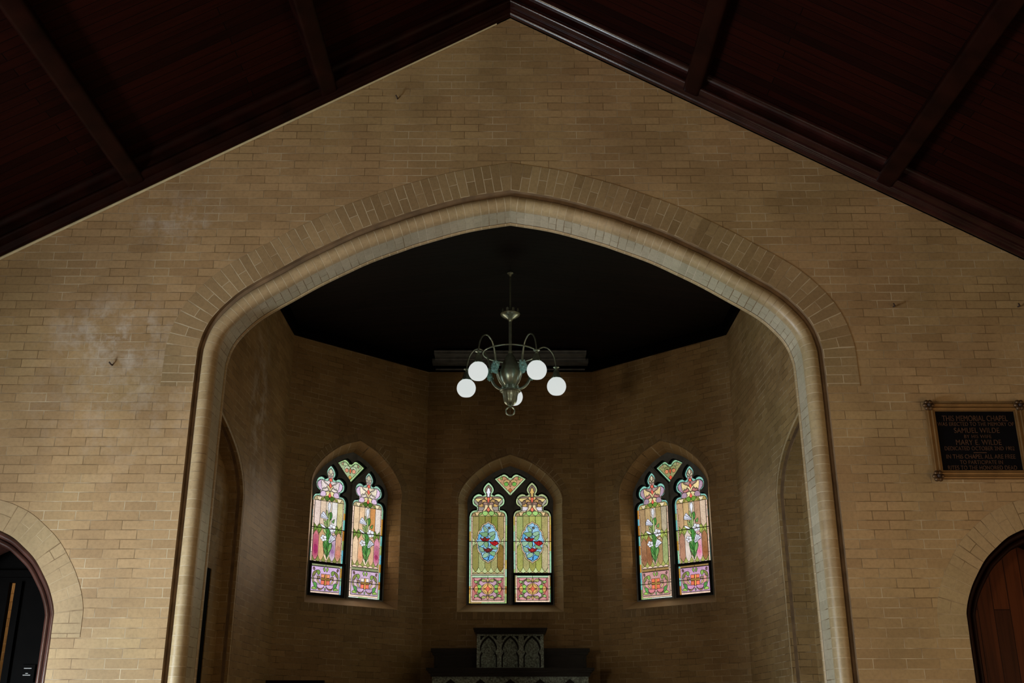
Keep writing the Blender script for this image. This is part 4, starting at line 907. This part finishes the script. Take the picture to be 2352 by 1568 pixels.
for k in range(5):
    an = R(-90 - 36 - 4 + 72 * k + 0)                     # measured from +x; -90 points at the camera
    dr_ = Vector((math.cos(an), math.sin(an), 0)); q = lambda r, z: CP + dr_ * r + Vector((0, 0, z))
    nA = len(AR_); mb = MB(); mb.tube([q(*p) for p in AR_], [.0165 if i < nA * .32 else max(.0085, .0165 - (i - nA * .32) * .0006) for i in range(nA)], 10); ao = part(mb, 'arm', [M['brass']], ch, True)
    mb = MB(); rnd = random.Random(k)   # acanthus leaf tuft
    sd = Vector((-dr_.y, dr_.x, 0))
    for j in range(26):
        t = rnd.random(); c0 = q(.247 + rnd.uniform(-.02, .03), 3.70 + .13 * t) + sd * rnd.uniform(-.032, .032) * (.4 + t)
        mb.ball(c0, rnd.uniform(.010, .020), 7, 5)
    for j in range(7):
        dz = .12 * j / 6; wv = .05 * math.sin(math.pi * (j + 1) / 8) + .012
        for s_ in (-1, 1):
            mb.face([q(.262, 3.69 + dz), q(.278, 3.705 + dz) + sd * s_ * wv, q(.27, 3.735 + dz) + sd * s_ * wv * .7, q(.258, 3.72 + dz)])
    part(mb, 'leaf_ornament', [M['patina']], ao, False)
    mb = MB(); c0 = q(.556, 0)
    mb.lathe(c0, [(.009, 3.885), (.034, 3.88), (.036, 3.872), (.014, 3.862), (.014, 3.845), (.03, 3.83), (.036, 3.80), (.042, 3.775), (.056, 3.752), (.06, 3.738), (.052, 3.735)], 24, flute=.05, fn=8)
    for j in range(3):
        a2 = 2 * math.pi * j / 3 + k; mb.ball(c0 + Vector((.062 * math.cos(a2), .062 * math.sin(a2), 3.745)), .006, 6, 4)
    part(mb, 'globe_holder', [M['brass']], ao, True)
    mb = MB(); mb.ball(c0 + Vector((0, 0, 3.641)), .1115, 36, 22, flat=-.84); part(mb, 'globe_shade', [M['globe']], ch, True)

# ------------------------------------------------------------------ memorial plaque
pz = lambda px, py: FW.un(px, py)
tl, br_ = pz(2123, 930), pz(2342, 1097)
xl, zt_ = pz(2122, 928); xr = pz(2341, 928)[0]; zb_ = pz(2145, 1101)[1]
xm, zm = (xl + xr) / 2, (zt_ + zb_) / 2; pw, phh = xr - xl, zt_ - zb_
pq = thing('memorial_plaque', (xm, YF, zm), 'black memorial plaque with brown bronze frame and raised lettering on the right wall', 'plaque')
mb = MB(); fwid = .062
plate(mb, FW, [(xl, zb_), (xr, zb_), (xr, zt_), (xl, zt_)], [[(xl + fwid, zb_ + fwid), (xr - fwid, zb_ + fwid), (xr - fwid, zt_ - fwid), (xl + fwid, zt_ - fwid)]], -.028, .002, back=False)
for g_, dpt in ((.012, -.036), (.042, -.034)):
    x0, x1, z0, z1 = xl + g_, xr - g_, zb_ + g_, zt_ - g_
    for a, b in (((x0, z0), (x1, z0)), ((x1, z0), (x1, z1)), ((x1, z1), (x0, z1)), ((x0, z1), (x0, z0))): mb.tube([FW.P(*a, -.026), FW.P(*b, -.026)], .009, 8)
part(mb, 'plaque_frame', [M['bronze']], pq, True)
mb = MB(); mb.box((xm, YF - .008, zm), (pw - 2 * fwid + .01, .014, phh - 2 * fwid + .01)); part(mb, 'plaque_panel', [M['panel']], pq)
for sx in (xl + .018, xr - .018):
    for sz in (zb_ + .018, zt_ - .018):
        mb = MB()
        for k in range(6):
            a2 = 2 * math.pi * k / 6; mb.ball((sx + .026 * math.cos(a2), YF - .036, sz + .026 * math.sin(a2)), .018, 10, 6)
        mb.ball((sx, YF - .052, sz), .014, 10, 6, m=1); part(mb, 'rosette', [M['bronze_dk'], M['nail']], pq, True)
def text_mesh(s_, size, x, z, sp=1.0):
    cu = bpy.data.curves.new('t', 'FONT'); cu.body = s_; cu.size = size; cu.align_x = 'CENTER'; cu.extrude = .0015; cu.space_character = sp
    to = bpy.data.objects.new('t', cu); C.objects.link(to); bpy.context.view_layer.update()
    me = bpy.data.meshes.new_from_object(to.evaluated_get(bpy.context.evaluated_depsgraph_get())); bpy.data.objects.remove(to)
    o = bpy.data.objects.new('lettering', me); C.objects.link(o); me.materials.clear(); me.materials.append(M['gold'])
    for v in me.vertices: v.co = Vector((x + v.co.x * 1.0, YF - .017 - v.co.z, z + v.co.y)) - Vector((xm, YF, zm))
    o.parent = pq; return o
zi0 = zt_ - fwid; hi_ = phh - 2 * fwid
ft = lambda py: 0
rows = [('THIS MEMORIAL CHAPEL', .060, 968, 1.0), ('WAS ERECTED TO THE MEMORY OF', .040, 979, 1.05), ('SAMUEL WILDE', .056, 995, 1.05), ('BY HIS WIFE', .036, 1007, 1.1), ('MARY E. WILDE', .056, 1022.5, 1.05),
        ('DEDICATED OCTOBER 2ND 1902', .042, 1035, 1.05), ('IN THIS CHAPEL ALL ARE FREE', .045, 1054, 1.02), ('TO PARTICIPATE IN', .040, 1066.5, 1.05), ('RITES TO THE HONORED DEAD', .044, 1079.5, 1.05)]
wid = {0: 150, 1: 175, 2: 104, 3: 62, 4: 104, 5: 160, 6: 158, 7: 98, 8: 158}
for i, (s_, sz, py, sp) in enumerate(rows):
    z = pz(2235, py)[1]; o = text_mesh(s_, sz, xm, z, sp)
    xs2 = [v.co.x for v in o.data.vertices]; W_ = max(xs2) - min(xs2); tgt = (pz(2235 + wid[i] / 2, py)[0] - pz(2235 - wid[i] / 2, py)[0])
    for v in o.data.vertices: v.co.x *= tgt / W_
mb = MB(); zz = pz(2235, 1040.5)[1]; mb.box((xm, YF - .017, zz), (.095, .004, .006)); part(mb, 'rule', [M['gold']], pq)
# small iron fixings in the brickwork
for (px, py, lab) in ((258, 838, 'small rusty hook in the brick wall left of the chancel arch'), (2052, 704, 'small iron nail in the brickwork above and left of the plaque'), (2338, 704, 'small iron nail in the brickwork directly above the plaque'), (913, 227, 'small dark nail in the brickwork high under the left rake')):
    a, z = pz(px, py); mb = MB(); mb.tube([(a, YF + .01, z), (a, YF - .03, z - .004), (a - .012, YF - .04, z + .012)], .006, 6)
    tag(mb.build('wall_nail', [M['nail']], base=(a, YF, z)), lab, 'nail', 'iron fixings in the gable wall')

# ------------------------------------------------------------------ altar reredos
YT = 13.2
al = thing('altar', (0, YT + .3, CHF), 'blackened oak altar with raised three-niche centrepiece under the middle window', 'altar')
def ax(px, py, Y):
    r = ray(px, py); t = Y / r.y; return r.x * t, r.z * t
x0, z0 = ax(976, 1533, YT); x1 = ax(1363, 1533, YT)[0]; ztop = z0
xm_ = 0.0; hwT = (x1 - x0) / 2
def boxw(mb, xc, y0, y1, za, zb2, hw, m=0): mb.box((xc, (y0 + y1) / 2, (za + zb2) / 2), (2 * hw, y1 - y0, zb2 - za), m)
mb = MB()
boxw(mb, 0, YT, YC - .02, ztop - .03, ztop, hwT); boxw(mb, 0, YT + .02, YC - .02, ztop - .055, ztop - .03, hwT - .025); boxw(mb, 0, YT + .045, YC - .02, ztop - .10, ztop - .055, hwT - .05)
part(mb, 'table_top', [M['altar']], al)
mb = MB(); fa = Fr((0, YT + .09, 0), (1, 0, 0), (0, 1, 0)); hb = hwT - .07
def gothic(cx, zb3, hw, spring, apex_, n=5):
    h_ = [(cx - hw, zb3), (cx - hw, spring)] + spline([(cx - hw, spring), (cx - hw * .93, spring + (apex_ - spring) * .4), (cx - hw * .6, spring + (apex_ - spring) * .75), (cx, apex_)], n)[1:]
    return mirror_arch(h_, cx)
hs = [gothic((i - 2) * .362, CHF + .12, .145, ztop - .42, ztop - .125) for i in range(5)]
plate(mb, fa, [(-hb, CHF), (hb, CHF), (hb, ztop - .10), (-hb, ztop - .10)], hs, 0, .03, back=False)
part(mb, 'front_arcade', [M['altar_pale']], al)
mb = MB(); boxw(mb, 0, YT + .12, YC - .02, CHF, ztop - .10, hb); part(mb, 'cabinet_body', [M['altar']], al)
# low side wings
YW = 13.55
xa, zw = ax(990, 1488, YW); xb2 = ax(1355, 1488, YW)[0]; hwW = (xb2 - xa) / 2
mb = MB(); boxw(mb, 0, YW, YC - .02, zw - .045, zw, hwW); boxw(mb, 0, YW + .025, YC - .02, zw - .075, zw - .045, hwW - .02); part(mb, 'wing_cornice', [M['altar']], al)
mb = MB(); boxw(mb, 0, YW + .06, YC - .02, ztop, zw - .075, hwW - .04)
for sd in (-1, 1):
    xi = sd * (.36 + hwW - .04) / 2; ww = (hwW - .04 - .36) / 2
    for (dx, dz, sx_, sz_) in ((0, (zw - .085 + ztop) / 2 + (zw - ztop) * .40 - .02, ww * 2 - .03, .018), (0, ztop + .02, ww * 2 - .03, .018)):
        mb.box((xi, YW + .055, dz), (sx_, .016, sz_))
    for s2 in (-1, 1): mb.box((xi + s2 * (ww - .02), YW + .055, (zw - .09 + ztop) / 2), (.03, .016, zw - .09 - ztop))
part(mb, 'wing_panel', [M['altar']], al)
# raised centrepiece with three cusped niches
YN = 13.4
xa, zn = ax(1087, 1441, YN); xb3 = ax(1257, 1441, YN)[0]; hwN = (xb3 - xa) / 2
zn2 = ax(1172, 1455, YN + .04)[1]
mb = MB(); boxw(mb, 0, YN, YC - .02, zn - .018, zn, hwN); boxw(mb, 0, YN + .015, YC - .02, zn - .05, zn - .018, hwN - .012); boxw(mb, 0, YN + .035, YC - .02, zn - .075, zn - .05, hwN - .03); part(mb, 'niche_cornice', [M['altar']], al)
hN = ax(1249, 1500, YN + .06)[0]; fn = Fr((0, YN + .06, 0), (1, 0, 0), (0, 1, 0)); zt4 = zn - .075; zb4 = ztop; hh = zt4 - zb4
def niche(cx, hw, grow=0):
    q = [(cx - hw, zb4 + hh * .04), (cx - hw, zb4 + hh * .04), (cx - hw, zb4 + hh * .36), (cx - hw * .86, zb4 + hh * .44), (cx - hw * .80, zb4 + hh * .50), (cx - hw * .97, zb4 + hh * .56), (cx - hw * .97, zb4 + hh * .66), (cx - hw * .72, zb4 + hh * .80), (cx - hw * .36, zb4 + hh * .90), (cx, zb4 + hh * .97), (cx, zb4 + hh * .97)]
    h_ = dedupe(spline(q, 3)); return mirror_arch(h_, cx)
cw = hN * 2 / 3
cxs = [-cw * .98, 0, cw * .98]
spand = []
for c_ in cxs:
    for sd in (-1, 1):
        spand.append([(c_ + sd * cw * .37, zt4 - .018), (c_ + sd * cw * .17, zt4 - .018), (c_ + sd * cw * .37, zt4 - .075)])
mb = MB(); plate(mb, fn, [(-hN, zb4), (hN, zb4), (hN, zt4), (-hN, zt4)], [niche(c_, cw * .39) for c_ in cxs] + spand, 0, .03, back=False)
part(mb, 'niche_tracery', [M['altar_pale']], al)
mb = MB(); boxw(mb, 0, YN + .12, YC - .02, zb4, zt4, hN - .002)
for sd in (-1, 1): boxw(mb, sd * (hN - .008), YN + .065, YN + .13, zb4, zt4, .008)
part(mb, 'niche_case', [M['altar']], al)
for c_ in cxs:
    mb = MB(); q = niche(c_, cw * .33); n_ = len(q)
    plate(mb, fn, [(a, zb4 + (z - zb4) * .93) for a, z in q], [], .052, .062, back=False); part(mb, 'niche_panel', [M['altar_pale']], al)
# dark bench in front of the left apse wall: its back rail just reaches into the picture
bn = thing('bench', (-2.2, 11.5, CHF), 'dark reddish wooden bench back at the foot of the left apse wall', 'bench')
xa, za = ax(612, 1562, 11.5); xb4 = ax(745, 1560, 11.5)[0]
mb = MB(); mb.box(((xa + xb4) / 2, 11.5, za - .03), (xb4 - xa, .07, .06)); mb.box(((xa + xb4) / 2, 11.5, za - .065), (xb4 - xa - .05, .1, .02)); part(mb, 'top_rail', [M['beam']], bn)
mb = MB(); mb.box(((xa + xb4) / 2, 11.51, (za - .07 + CHF + .4) / 2), (xb4 - xa - .06, .03, za - .07 - CHF - .4)); part(mb, 'back_panel', [M['beam']], bn)
mb = MB(); mb.box(((xa + xb4) / 2, 11.3, CHF + .43), (xb4 - xa, .42, .05)); part(mb, 'seat', [M['beam']], bn)
for xx in (xa + .03, xb4 - .03):
    mb = MB(); mb.box((xx, 11.3, CHF + .2), (.04, .4, .4)); part(mb, 'leg', [M['beam']], bn)
    mb = MB(); mb.box((xx, 11.5, (za - .03 + CHF) / 2), (.05, .05, za - .03 - CHF)); part(mb, 'leg', [M['beam']], bn)
